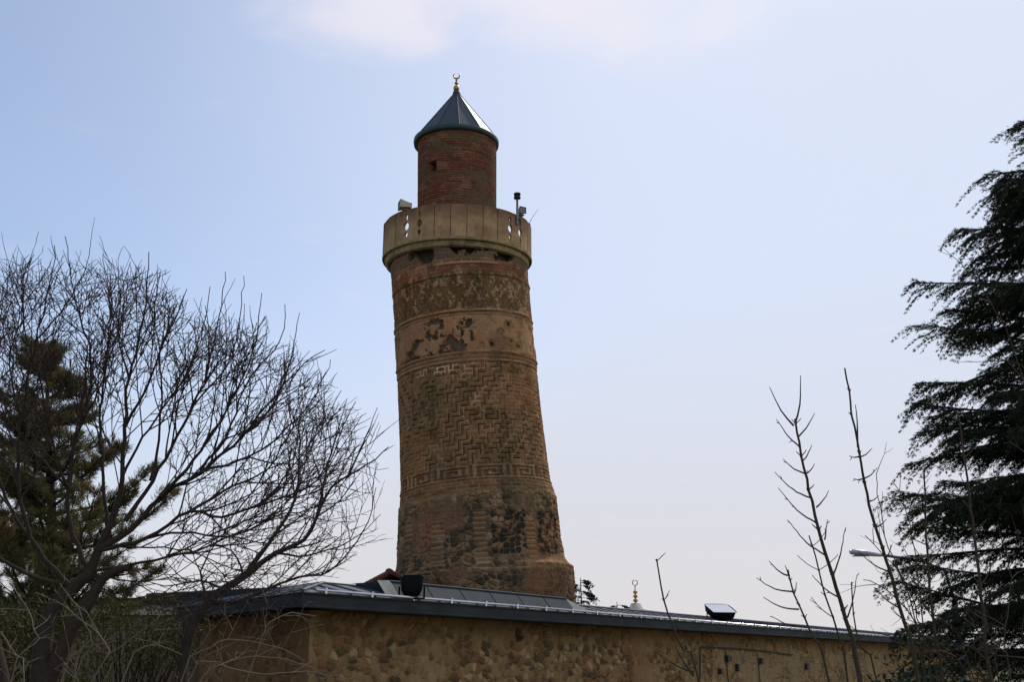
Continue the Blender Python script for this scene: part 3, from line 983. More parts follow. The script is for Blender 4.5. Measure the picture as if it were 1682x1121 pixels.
b.lathe(b0, [(.0, zt2 - .02), (.06, zt2), (.10, zt2 + .02), (.10, zt2 + .07), (.04, zt2 + .085), (.04, zt2 + .12), (.10, zt2 + .13), (.10, zt2 + .18), (0, zt2 + .20)], 16)
b.build('cap', M_FASCIA, mast)
b = MB(); b.box(b0 + UP * .16 + Vector((-.06, .03, 0)), .30, .06, .05); b.box(b0 + UP * .05 + Vector((0, .04, 0)), .06, .10, .04); b.build('clamp', M_CABLE, mast)
wp = balc(871)
an = empty('antenna', wp, 'thin wire antenna leaning out at the right edge of the balcony', 'antenna')
b = MB(); b.tube([wp, wp + Vector((.10, -.02, .20)), wp + Vector((.30, -.02, .52))], [.010, .007, .004], 5); b.build('wire', M_CABLE, an)
b = MB(); b.box(wp + Vector((.02, 0, .01)), .08, .06, .05); b.build('base', M_CABLE, an)

# ------------------------------------------------------------------ things on the roof
def on_roof(px, py): 
    nrm = (nA * RISE + UP * RUN).normalized()
    return on_plane(px, py, E0, nrm)
def floodlight(c, w, h, dpt, tilt, yaw, label, round_back=False):
    e = empty('floodlight', c, label, 'floodlight')
    ax = Vector((math.cos(yaw), math.sin(yaw), 0)); ay = Vector((-ax.y, ax.x, 0))
    az = UP * math.cos(tilt) + ay * math.sin(tilt); ayt = ay * math.cos(tilt) - UP * math.sin(tilt)
    cc = Vector(c) + UP * (h * .5 + .07)
    b = MB(); n = 10
    # housing: rounded shell; open glazed face along +az
    rings = [(-.5, .45, .45), (-.42, .72, .7), (-.1, .94, .92), (.38, 1.0, 1.0), (.5, 1.06, 1.06)]
    for t, kx_, ky_ in rings:
        for i in range(16):
            a = 2 * math.pi * i / 16
            cx_, cy_ = math.cos(a), math.sin(a)
            sgn = lambda v_: (abs(v_) ** .35) * (1 if v_ > 0 else -1)
            b.v.append(tuple(cc + ax * (w / 2 * kx_ * sgn(cx_)) + ayt * (dpt / 2 * ky_ * sgn(cy_)) + az * (t * h)))
    for q in range(len(rings) - 1):
        for i in range(16):
            i2 = (i + 1) % 16
            b.f.append((q * 16 + i, q * 16 + i2, q * 16 + 16 + i2, q * 16 + 16 + i))
    b.f.append(tuple(range(16))[::-1])
    for i in range(5):
        b.box(cc - az * (h * .46) + ax * ((i - 2) * w * .12), .015, dpt * .5, h * .16, ax, ayt, az)
    b.build('housing', M_BLACK, e)
    b = MB(); b.box(cc + az * (h * .47), w * .94, dpt * .94, .012, ax, ayt, az); b.build('glass', M_GLASS, e)
    b = MB()
    for sgn_ in (-1, 1):
        b.tube([cc + ax * (sgn_ * (w / 2 + .02)), Vector(c) + ax * (sgn_ * (w / 2 + .02)) + UP * .02], .018, 6)
    b.tube([Vector(c) - ax * (w / 2 + .02) + UP * .02, Vector(c) + ax * (w / 2 + .02) + UP * .02], .018, 6)
    b.build('bracket', M_BLACK, e)
    return e
yawA = math.atan2(dA.y, dA.x)
c1 = on_roof(676, 986)
floodlight(c1, .40, .31, .30, R(18), R(8), 'black rounded floodlight at the left foot of the tower')
c2 = on_roof(1183, 1020)
floodlight(c2, .80, .30, .75, R(-22), R(14), 'black floodlight with pale upturned glass on the roof edge right of the tower')

# ------------------------------------------------------------------ far things behind the roof
# tiled roof left of the tower
ha = at(646, 948, 27.5)
house = empty('tiled_house', (ha.x - .2, 27.5, 0), 'small house with red clay tile roof peeping out left of the tower foot', 'house')
rp = ha; e_l = at(592, 973, 26.6)
mb = MB()
wx0, wx1, wy0, wy1 = e_l.x + .1, ha.x + .5, 26.7, 28.3
zt3 = e_l.z - .05
wl_ = MB()
for p, q in (((wx0, wy0), (wx1, wy0)), ((wx1, wy0), (wx1, wy1)), ((wx1, wy1), (wx0, wy1)), ((wx0, wy1), (wx0, wy0))):
    wl_.quad((p[0], p[1], 0), (q[0], q[1], 0), (q[0], q[1], zt3), (p[0], p[1], zt3))
wl_.build('wall', M_RENDER, house)
nrow, ncol = 9, 12
ex0, ex1 = e_l.x - .1, ha.x + .6
for i in range(nrow):
    t0 = i / nrow; t1 = (i + 1.25) / nrow
    for j in range(ncol):
        s0 = j / ncol
        y = 26.5 + 1.9 * s0
        zl = e_l.z; zr_ = rp.z
        p0 = Vector((ex0 + (ha.x - ex0) * t0, y, zl + (zr_ - zl) * t0 + .03 * (1 - t0)))
        p1 = Vector((ex0 + (ha.x - ex0) * t1, y, zl + (zr_ - zl) * t1 + .015))
        mb.tube([p0, p1], [.085, .075], 8)
        mb.box(p0 + UP * .02, .05, .09, .05)
for j in range(10):
    y = 26.5 + j * .2
    mb.tube([Vector((ha.x, y, rp.z + .03)), Vector((ha.x, y + .23, rp.z + .045))], [.10, .085], 8)
mb.quad((ha.x, 26.4, rp.z), (ha.x, 28.5, rp.z), (ex1 + .4, 28.5, zt3), (ex1 + .4, 26.4, zt3))
mb.build('roof', M_TILE, house)
# domed building right of the tower, far behind
dm = at(1051, 1003, 62.0)
dome_b = empty('domed_mosque', (dm.x, 64, 0), 'pale domed building far behind the roof with a ringed gold finial', 'building')
DC = Vector((dm.x, 64.0, 0)); dtop = dm.z + .05
rd_ = 4.6
mb = MB(); prof = [(rd_ * math.sin(a), dtop - rd_ * .62 * (1 - math.cos(a))) for a in np.linspace(0.02, math.pi / 2, 16)]
mb.lathe(DC, prof, 48)
for k in range(24):
    a = 2 * math.pi * k / 24
    mb.tube([DC + Vector((rd_ * math.sin(q) * math.sin(a), -rd_ * math.sin(q) * math.cos(a), dtop - rd_ * .62 * (1 - math.cos(q)) + .02)) for q in np.linspace(.1, math.pi / 2, 8)], .05, 4)
mb.build('dome', M_DOME, dome_b, False)
mb = MB(); mb.lathe(DC, [(rd_ + .15, 0), (rd_ + .15, dtop - rd_ * .62), (rd_ + .3, dtop - rd_ * .62 + .02), (rd_ + .3, dtop - rd_ * .62 + .2), (rd_ - .1, dtop - rd_ * .62 + .22)], 48)
mb.build('drum', M_RENDER, dome_b)
mb = MB(); mb.lathe(DC, [(.0, dtop + .45), (.28, dtop + .42), (.42, dtop + .12), (.7, dtop - .03)], 20); mb.build('dome_cap', M_RENDER, dome_b, True)
mb = MB()
prof = [(.06, dtop + .4)]
for zc_ in (.58, .82, 1.06):
    prof += [(max(.05, (.15 - .03 * (zc_ - .58)) * math.cos(a)), dtop + zc_ + .10 * math.sin(a)) for a in np.linspace(-1.45, 1.45, 7)]
prof += [(.035, dtop + 1.2), (.03, dtop + 1.45), (0, dtop + 1.46)]
mb.lathe(DC, prof, 16); fo2 = mb.build('finial', M_GOLD, dome_b, True)
mb = MB(); cc = DC + UP * (dtop + 1.60)
mb.tube([cc + Vector((math.cos(a), 0, math.sin(a))) * .15 for a in np.linspace(R(-260), R(80), 20)], .028, 6); mb.build('crescent', M_GOLD, fo2, True)
# low annex left of the building's corner
ax0 = at(-250, 984, 22.0); ax1 = at(352, 984, 22.0)
annex = empty('annex', ((ax0.x + ax1.x) / 2, 22, 0), 'low dark annex with a flat pale edged roof behind the bare branches', 'building')
zx = ax0.z
mb = MB(); mb.box(((ax0.x + ax1.x) / 2, 23.6, (zx - .32) / 2), ax1.x - ax0.x - .3, 3.0, zx - .32); mb.build('wall', M_ANNEX, annex)
mb = MB(); mb.box(((ax0.x + ax1.x) / 2, 23.6, zx - .22), ax1.x - ax0.x - .08, 3.2, .195); mb.build('roof_edge', M_RENDER, annex)
mb = MB(); mb.box(((ax0.x + ax1.x) / 2, 23.6, zx - .05), ax1.x - ax0.x + .12, 3.4, .12); mb.build('roof', M_FASCIA, annex)
# street lamp
lh = at(1396, 908, 21.0); la = at(1480, 917, 21.0)
lamp_x = at(1560, 920, 21.0).x
lamp = empty('street_lamp', (lamp_x, 21, 0), 'street lamp with a long pale head reaching out of the dark conifer', 'street lamp')
mb = MB(); mb.tube([(lamp_x, 21, 0), (lamp_x, 21, lh.z - .9)], [.09, .055], 10); mb.build('pole', M_GREY, lamp)
mb = MB(); mb.tube([(lamp_x, 21, lh.z - .92), (lamp_x - .12, 21, lh.z - .35), (lamp_x - .5, 21, lh.z - .18), (la.x, 21, la.z), (lh.x + .48, 21, lh.z - .03)], .03, 8); mb.build('arm', M_GREY, lamp)
mb = MB()
secs = [(0, .05, .045), (.03, .10, .07), (.30, .11, .075), (.45, .08, .06), (.56, .045, .045), (.60, .04, .04)]
dirl = (Vector((la.x, 21, la.z)) - lh).normalized()
b_ = len(mb.v)
for t, wy, wz in secs:
    for i in range(12):
        a = 2 * math.pi * i / 12
        q = lh + dirl * t + Vector((0, wy * math.cos(a), wz * math.sin(a) * (.55 if math.sin(a) < 0 else 1.0)))
        mb.v.append(tuple(q))
for q in range(len(secs) - 1):
    for i in range(12):
        i2 = (i + 1) % 12; mb.f.append((q * 12 + i, q * 12 + i2, q * 12 + 12 + i2, q * 12 + 12 + i))
mb.f.append(tuple(range(12))); mb.f.append(tuple(range((len(secs) - 1) * 12, len(secs) * 12)))
lo = mb.build('lamp_head', M_LAMP, lamp, True)
mb = MB(); mb.box(lh + dirl * .2 - UP * .047, .3, .13, .02); mb.build('lens', M_GLASS, lo)

# ------------------------------------------------------------------ vegetation helpers
class Tubes:
    """many thin tubes gathered into one numpy mesh"""
    def __init__(s): s.V = []; s.F = []; s.n = 0

    def add(s, pts, rad, n=4):
        pts = np.asarray(pts, float); m = len(pts); rad = np.asarray(rad, float)
        t = np.gradient(pts, axis=0); t /= np.linalg.norm(t, axis=1)[:, None] + 1e-9
        ref = np.array([.31, .95, .05]) if abs(t[0, 1]) < .9 else np.array([1., 0, 0])
        u = np.cross(t, ref); u /= np.linalg.norm(u, axis=1)[:, None] + 1e-9
        w = np.cross(t, u)
        a = np.arange(n) * 2 * math.pi / n
        ring = pts[:, None] + rad[:, None, None] * (u[:, None] * np.cos(a)[None, :, None] + w[:, None] * np.sin(a)[None, :, None])
        s.V.append(ring.reshape(-1, 3))
        i = np.arange(m - 1)[:, None] * n; k = np.arange(n)[None]; k2 = (k + 1) % n
        f = np.stack([i + k, i + k2, i + n + k2, i + n + k], -1).reshape(-1, 4) + s.n
        s.F.append(f); s.n += m * n

    def build(s, name, m, parent):
        return link(name, mesh_np(name, np.vstack(s.V), np.vstack(s.F)), m, parent, True)


def resample(pts, step):
    pts = np.asarray(pts, float)
    # smooth by Catmull-Rom
    q = np.vstack([2 * pts[0] - pts[1], pts, 2 * pts[-1] - pts[-2]])
    out = []
    for i in range(1, len(q) - 2):
        L = np.linalg.norm(q[i + 1] - q[i]); k = max(2, int(L / step))
        for t in np.linspace(0, 1, k, endpoint=False):
            a, b, c, d = q[i - 1], q[i], q[i + 1], q[i + 2]
            out.append(.5 * (2 * b + (c - a) * t + (2 * a - 5 * b + 4 * c - d) * t * t + (3 * b - a - 3 * c + d) * t ** 3))
    out.append(q[-2])
    return np.array(out)


def rot_about(v, ax, a):
    ax = ax / (np.linalg.norm(ax) + 1e-9)
    return v * math.cos(a) + np.cross(ax, v) * math.sin(a) + ax * np.dot(ax, v) * (1 - math.cos(a))


def unit(v): return v / (np.linalg.norm(v) + 1e-9)


def grow(tb, p, d, L, r, lvl, cfg, rng):
    """a branch that wanders, lifts to the light and bears finer ones"""
    step = cfg['step'][lvl]
    n = max(3, int(L / step))
    pts = [p]; dd = unit(d); o = rng.random() ** .8
    up = cfg['up'][lvl]
    for i in range(n):
        dd = unit(dd + np.array([0, 0, up]) * (1 if cfg.get('lift', True) else -1) + rng.normal(0, cfg['wig'][lvl], 3))
        p = p + dd * (L / n)
        pts.append(p)
        if cfg['stop'](p, o): break
    pts = np.array(pts); m = len(pts)
    if m < 3: return
    rad = r * (1 - .85 * np.linspace(0, 1, m)) + cfg['rmin']
    tb.add(pts, rad, 4 if lvl < 2 else 3)
    if lvl < cfg['maxlvl']:
        spawn(tb, pts, rad, L, lvl + 1, cfg, rng)


def spawn(tb, pts, rad, L, lvl, cfg, rng, start=.18):
    seg = np.linalg.norm(np.diff(pts, axis=0), axis=1); cum = np.concatenate([[0], np.cumsum(seg)])
    tot = cum[-1]
    s = tot * start + rng.uniform(0, cfg['gap'][lvl])
    side = rng.integers(0, 2)
    while s < tot * .98:
        i = min(np.searchsorted(cum, s), len(pts) - 1); i = max(1, i)
        t = unit(pts[i] - pts[i - 1])
        perp = unit(np.cross(t, rng.normal(0, 1, 3)))
        # mostly alternate in the plane the viewer sees, some toward and away
        pl = np.cross(t, np.array([0, 1.0, 0])) * (1 if side else -1)
        perp = unit(pl * cfg.get('flat', .6) + perp * .8)
        ang = R(rng.uniform(*cfg['ang'][lvl]))
        d = unit(t * math.cos(ang) + perp * math.sin(ang))
        u = s / tot
        ln = cfg['len'][lvl] * rng.uniform(.55, 1.25) * (1 - .55 * u)
        if lvl == 1: ln = ln * min(1.0, .4 + tot / 4)
        r0 = min(rad[i] * .62, cfg['rad'][lvl] * rng.uniform(.6, 1.25))
        grow(tb, pts[i], d, ln, r0, lvl, cfg, rng)
        s += cfg['gap'][lvl] * rng.uniform(.6, 1.4); side = 1 - side


def blades(P, D, L, W, rng, name, m, parent):
    """leaf-sized triangles: base points, directions, lengths, widths"""
    D = D / (np.linalg.norm(D, axis=1)[:, None] + 1e-9)
    rnd = rng.normal(0, 1, D.shape)
    S = np.cross(D, rnd); S /= np.linalg.norm(S, axis=1)[:, None] + 1e-9
    V = np.empty((len(P), 4, 3))
    V[:, 0] = P
    V[:, 1] = P + D * (L * .45)[:, None] + S * (W * .5)[:, None]
    V[:, 2] = P + D * L[:, None]
    V[:, 3] = P + D * (L * .45)[:, None] - S * (W * .5)[:, None]
    F = np.arange(len(P) * 4).reshape(-1, 4)
    return link(name, mesh_np(name, V.reshape(-1, 3), F), m, parent)

# ------------------------------------------------------------------ big bare tree on the left
Y1 = 11.0
rng = np.random.default_rng(5)
env_x = [-200, 0, 60, 110, 170, 245, 290, 330, 390, 430, 490, 545, 600, 650]
env_y = [430, 405, 395, 410, 415, 405, 460, 492, 500, 520, 550, 612, 690, 735]
def stop_left(p, o):
    x, y, _ = proj(p)
    lim = np.interp(x, env_x, env_y)
    return y < lim + (85 * o - 12 if o > .08 else -50 + 500 * o) or x > 650 - 90 * o
cfgL = dict(step=[.2, .12, .08, .06], up=[.05, .085, .06, .035], wig=[.05, .075, .11, .13], maxlvl=3, rmin=.0021,
            gap=[0, .150, .105, .088], len=[0, 1.4, .52, .22], rad=[.05, .0100, .0048, .0032], ang=[(0, 0), (16, 44), (22, 55), (28, 65)], stop=stop_left, flat=.7)
limbs = [
    ([(160, 905), (185, 860), (200, 790), (205, 700), (212, 620), (235, 520), (245, 415)], .060, -.3),
    ([(160, 905), (215, 870), (265, 815), (330, 775), (400, 715), (450, 650), (500, 600), (535, 575)], .062, .3),
    ([(205, 855), (250, 790), (300, 700), (340, 610), (360, 520), (372, 445)], .042, .9),
    ([(165, 905), (240, 885), (310, 842), (365, 848), (430, 830), (520, 790), (565, 700), (585, 660)], .042, -.6),
    ([(150, 950), (120, 880), (110, 800), (130, 700), (150, 600), (120, 480), (108, 390)], .048, .2),
    ([(120, 970), (60, 900), (30, 800), (35, 680), (60, 560), (85, 450), (90, 400)], .048, -.5),
    ([(180, 880), (170, 800), (165, 690), (175, 590), (185, 500), (168, 415)], .036, .8),
    ([(205, 700), (240, 640), (270, 560), (298, 500), (306, 475)], .028, -.5),
    ([(265, 815), (330, 740), (390, 640), (420, 560), (430, 480)], .036, -.2),
    ([(400, 715), (440, 680), (475, 600), (490, 515)], .024, .5),
    ([(60, 900), (10, 820), (-20, 700), (-5, 560), (20, 430)], .036, .5),
    ([(330, 775), (390, 760), (450, 725), (510, 660), (545, 590)], .026, .8),
    ([(150, 940), (230, 925), (320, 905), (400, 870), (470, 830), (500, 760)], .030, .9),
    ([(120, 965), (40, 940), (-40, 880), (-90, 780), (-110, 620)], .04, -.4),
    ([(250, 790), (262, 700), (265, 620), (255, 520), (262, 450)], .026, .1),
    ([(110, 800), (85, 720), (70, 640), (40, 540), (35, 440)], .026, -.8),
    ([(310, 842), (380, 800), (440, 770), (480, 700), (495, 620)], .026, .2),
    ([(212, 620), (195, 560), (200, 480), (215, 430)], .018, .3), ([(340, 610), (345, 550), (335, 500)], .016, -.3),
    ([(300, 700), (330, 650), (380, 590), (395, 500), (402, 455)], .020, .4), ([(130, 700), (170, 620), (180, 540), (205, 470)], .018, -.4),
    ([(35, 680), (15, 600), (30, 520), (15, 440)], .018, .2), ([(60, 560), (110, 500), (140, 440), (150, 400)], .016, .3),
    ([(330, 775), (380, 700), (410, 620), (460, 560), (470, 500)], .024, -.7), ([(200, 790), (235, 720), (290, 640), (330, 560), (345, 470)], .026, -.6),
    ([(430, 830), (480, 770), (530, 700), (560, 640)], .018, .3), ([(110, 800), (70, 760), (-20, 640), (-40, 520)], .024, .3),
    ([(240, 885), (300, 875), (380, 880), (450, 850), (530, 830), (580, 770)], .022, -.2),
    ([(170, 900), (230, 900), (310, 905), (380, 935), (440, 930)], .018, .1), ([(150, 945), (220, 955), (300, 950), (360, 965)], .014, -.3),
    ([(150, 960), (200, 985), (280, 975), (350, 955), (420, 975)], .014, -.5), ([(118, 968), (60, 985), (0, 970), (-30, 930)], .02, -.4),
]
tree = empty('bare_tree', at(40, 1290, Y1) * 1.0, 'large leafless tree with dense dark branching crown filling the left of the view', 'tree')
tr = Tubes(); cw = Tubes()
def limb_pts(px, y0, dy):
    n = len(px); out = []
    for i, (x, y) in enumerate(px):
        f = i / (n - 1)
        out.append(np.array(at(x, y, y0 + dy * f ** 1.2)))
    return out
def trunk(tb, px, y0, r0, r1, dy=0.0, n=10):
    pts = resample(limb_pts(px, y0, dy), .12)
    pts += rng.normal(0, .006, pts.shape)
    tb.add(pts, np.linspace(r0, r1, len(pts)), n); return pts
trunk(tr, [(30, 1300), (62, 1180), (68, 1110), (78, 1025), (118, 968), (148, 943), (160, 905), (176, 872), (192, 838)], Y1, .140, .026)
trunk(tr, [(20, 1300), (10, 1180), (-5, 1090), (-30, 1000), (-60, 900)], Y1, .12, .05)
trunk(tr, [(62, 1150), (95, 1080), (120, 1030), (150, 985), (170, 950), (215, 930)], Y1, .10, .035)
for px, r0, dy in limbs:
    pts = resample(limb_pts(px, Y1, dy), .12)
    pts += rng.normal(0, .008, pts.shape)
    rad = r0 * .57 * (1 - np.linspace(0, 1, len(pts)) ** .62 * .96) + .003
    tr.add(pts, rad, 7)
    spawn(cw, pts, rad, 3.5, 1, cfgL, rng)
tr.build('trunk', M_BARK, tree); cw.build('crown', M_TWIG, tree)

# second leafless tree: low limbs leaning right across the roof corner
Y2 = 14.5
def stop_r(p, o):
    x, y, _ = proj(p)
    return x > 652 - 50 * o or y < np.interp(x, [300, 480, 545, 600, 650], [640, 640, 650, 665, 690]) + 40 * o
cfgR = dict(cfgL); cfgR.update(stop=stop_r, gap=[0, .24, .15, .11], len=[0, 1.15, .5, .24], rad=[.04, .012, .006, .004], rmin=.0021)
t2 = empty('bare_tree', Vector((at(300, 1000, Y2).x, Y2, 0)), 'smaller leafless tree whose low limbs lean right over the roof corner', 'tree')
tr = Tubes(); cw = Tubes()
rng = np.random.default_rng(9)
trunk(tr, [(296, 1240), (300, 1100), (318, 1025), (345, 988), (372, 966), (400, 948)], Y2, .085, .050)
for px, r0, dy in [
    ([(385, 958), (455, 908), (500, 888), (520, 850), (545, 800), (600, 765), (640, 735)], .056, -.3),
    ([(400, 948), (432, 905), (470, 850), (488, 800), (492, 700), (505, 640)], .040, .3),
    ([(345, 992), (400, 985), (470, 955), (540, 940), (575, 905), (605, 855), (618, 800)], .030, -.5),
    ([(455, 908), (490, 915), (540, 905), (590, 880), (625, 845)], .018, .4),
    ([(520, 850), (540, 760), (560, 690), (570, 655)], .026, .5),
    ([(570, 785), (600, 720), (620, 670)], .018, -.2),
    ([(345, 992), (330, 940), (360, 880), (370, 820)], .018, .2),
    ([(372, 968), (330, 955), (270, 962), (215, 950)], .018, .3),
    ([(400, 948), (380, 905), (330, 890), (300, 900)], .016, -.3)]:
    pts = resample(limb_pts(px, Y2, dy), .12); pts += rng.normal(0, .007, pts.shape)
    rad = r0 * .85 * (1 - .95 * np.linspace(0, 1, len(pts)) ** .7) + .0032
    tr.add(pts, rad, 7); spawn(cw, pts, rad, 3, 1, cfgR, rng)
tr.build('trunk', M_BARK, t2); cw.build('crown', M_TWIG, t2)

# pale arching shrubs before the wall, lower left
def never(p, rng): return False
cfgS = dict(step=[.15, .10, .08, .06], up=[.0, -.01, .02, .03], wig=[.08, .12, .14, .16], maxlvl=3, rmin=.0011,
            gap=[0, .26, .13, .09], len=[0, .55, .24, .11], rad=[.02, .0045, .0026, .0018], ang=[(0, 0), (25, 65), (30, 70), (30, 70)], stop=never, flat=.7)
def arching(name, label, base_px, Y, stems, seed, m=M_PALE, group=None, cfg=cfgS, r0=.0068):
    rng = np.random.default_rng(seed)
    b0 = at(base_px, 1120, Y); e = empty(name, Vector((b0.x, Y, 0)), label, 'shrub', group)
    for px, dy in stems:
        st = Tubes(); tw = Tubes()
        pts = limb_pts(px, Y, dy)
        pts = resample([np.array([b0.x + rng.normal(0, .05), Y, 0.0])] + pts, .08); pts += rng.normal(0, .006, pts.shape)
        rad = r0 * (1 - .8 * np.linspace(0, 1, len(pts))) + .0018
        st.add(pts, rad, 5)
        spawn(tw, pts, rad, 2, 2 if cfg.get('lite') else 1, cfg, rng, cfg.get('start', .45))
        so = st.build('stem', m, e)
        if tw.n: tw.build('twigs', m, e)
    return e
arching('arching_shrub', 'pale arching leafless shrub before the brown wall below the roof corner', 330, 8.5,
        [([(300, 1120), (345, 1065), (375, 1052), (440, 1060), (500, 1085)], .2), ([(310, 1120), (370, 1090), (440, 1078), (520, 1100)], -.2),
         ([(420, 1075), (450, 1020), (480, 1008), (520, 1012)], .3), ([(330, 1120), (420, 1110), (500, 1105), (570, 1115)], .4)], 21)
arching('arching_shrub', 'tangled pale twigs of a low shrub under the big bare tree', 60, 8.0,
        [([(40, 1120), (30, 1080), (0, 1040)], .2), ([(120, 1120), (150, 1060), (130, 1000), (100, 960)], -.2), ([(150, 1120), (180, 1070), (110, 1000), (60, 975)], .2),
         ([(200, 1120), (220, 1070), (260, 1060), (300, 1075)], .2), ([(20, 1120), (60, 1050), (40, 990), (15, 960)], .4), ([(100, 1120), (125, 1075), (150, 1050)], .1)], 22)

# ------------------------------------------------------------------ pine behind the bare tree
def pine():
    rng = np.random.default_rng(31)
    Y = 17.5
    top = at(86, 572, Y); base = Vector((at(110, 1000, Y).x, Y, 0))
    e = empty('pine_tree', base, 'olive brown pine standing behind the bare tree at the far left', 'tree')
    tr = Tubes()
    n = 30
    tp = np.array([np.array(base.lerp(top, t)) + np.array([.08 * math.sin(t * 5), 0, 0]) for t in np.linspace(0, 1, n)])
    tr.add(tp, np.linspace(.16, .015, n), 8)
    P, D, L = [], [], []
    def tuft(p, d, k, l):
        dirs = unit(d)[None] * 1.1 + rng.normal(0, .62, (k, 3))
        P.append(np.repeat(p[None], k, 0) + rng.normal(0, .02, (k, 3))); D.append(dirs); L.append(rng.uniform(.6, 1.1, k) * l)
    H = top.z
    z = 1.9
    while z < H - .05:
        t = z / H
        wmax = np.interp(t, [.2, .42, .6, .78, .9, 1], [2.6, 2.3, 1.65, 1.05, .5, .12])
        for q in range(5):
            az = rng.uniform(0, 2 * math.pi); Lb = wmax * rng.uniform(.55, 1.0)
            c = tp[min(n - 1, int(t * (n - 1)))]
            d = np.array([math.cos(az), math.sin(az), rng.uniform(.0, .35)])
            pts = [np.array([c[0], c[1], z + rng.uniform(-.2, .2)])]; dd = unit(d)
            m = max(4, int(Lb / .2))
            for i in range(m):
                dd = unit(dd + np.array([0, 0, .07]) + rng.normal(0, .07, 3)); pts.append(pts[-1] + dd * Lb / m)
            pts = np.array(pts); tr.add(pts, np.linspace(.03, .008, len(pts)), 5)
            for i in range(max(1, len(pts) // 3), len(pts)):
                tuft(pts[i], dd, 55, .16)
                for s in (-1, 1):
                    sd = unit(np.cross(dd, [0, 0, 1.0]) * s + dd * rng.uniform(.3, 1) + np.array([0, 0, rng.uniform(0, .5)]))
                    l2 = rng.uniform(.15, .45) * (1 if i < len(pts) - 1 else .5)
                    q1 = pts[i] + sd * l2; tr.add(np.array([pts[i], (pts[i] + q1) / 2 + rng.normal(0, .02, 3), q1]), [.008, .006, .004], 3)
                    for g_ in np.linspace(.35, 1, 4): tuft(pts[i] + sd * l2 * g_, sd, 30, .14)
        z += rng.uniform(.20, .34)
    tuft(np.array(top), np.array([0, 0, 1.]), 90, .2)
    tr.build('trunk', M_BARK, e)
    P, D, L = np.vstack(P), np.vstack(D), np.concatenate(L)
    blades(P, D, L, np.full(len(L), .010), rng, 'crown', M_PINE, e)
pine()

# olive evergreen shrub at the annex
def leafy(name, label, c, rx, ry, rz, n, seed, m=M_SHRUB, leaf=.07, cat='shrub'):
    rng = np.random.default_rng(seed)
    e = empty(name, Vector((c[0], c[1], 0)), label, cat)
    st = Tubes(); P, D = [], []
    for k in range(70):
        a = rng.uniform(0, 2 * math.pi); u = rng.uniform(.2, 1) ** .5; h = rng.uniform(-1, 1)
        q = np.array([c[0] + rx * u * math.cos(a) * math.sqrt(1 - h * h * .6), c[1] + ry * u * math.sin(a), c[2] + rz * h])
        b = np.array([c[0] + rng.normal(0, .15), c[1], 0])
        st.add(resample([b, (b + q) / 2 + rng.normal(0, .12, 3), q], .2), np.linspace(.02, .004, len(resample([b, (b + q) / 2, q], .2)))[:], 4) if False else None
        mid = (b + q) / 2 + rng.normal(0, .12, 3)
        st.add(np.array([b, mid, q]), [.02, .012, .004], 4)
        kk = n // 70
        P.append(q + rng.normal(0, .16, (kk, 3)) * np.array([1, 1, .8])); D.append(rng.normal(0, 1, (kk, 3)) + (q - np.array(c)) * .6 + np.array([0, 0, .4]))
    st.build('stem', M_BARK, e)
    P, D = np.vstack(P), np.vstack(D)
    blades(P, D, rng.uniform(.6, 1.2, len(P)) * leaf, rng.uniform(.25, .4, len(P)) * leaf, rng, 'foliage', m, e)
sc_ = at(245, 1040, 15.8)
leafy('evergreen_shrub', 'olive green evergreen shrub against the low annex wall', (sc_.x, 15.8, sc_.z - .05), 1.0, .5, .36, 2800, 41, leaf=.08)
sc_ = at(20, 1075, 14.0)
leafy('evergreen_shrub', 'dark evergreen shrub in the lower left corner behind the trunks', (sc_.x, 14.0, sc_.z - .1), 1.1, .6, .55, 8000, 42, leaf=.09)

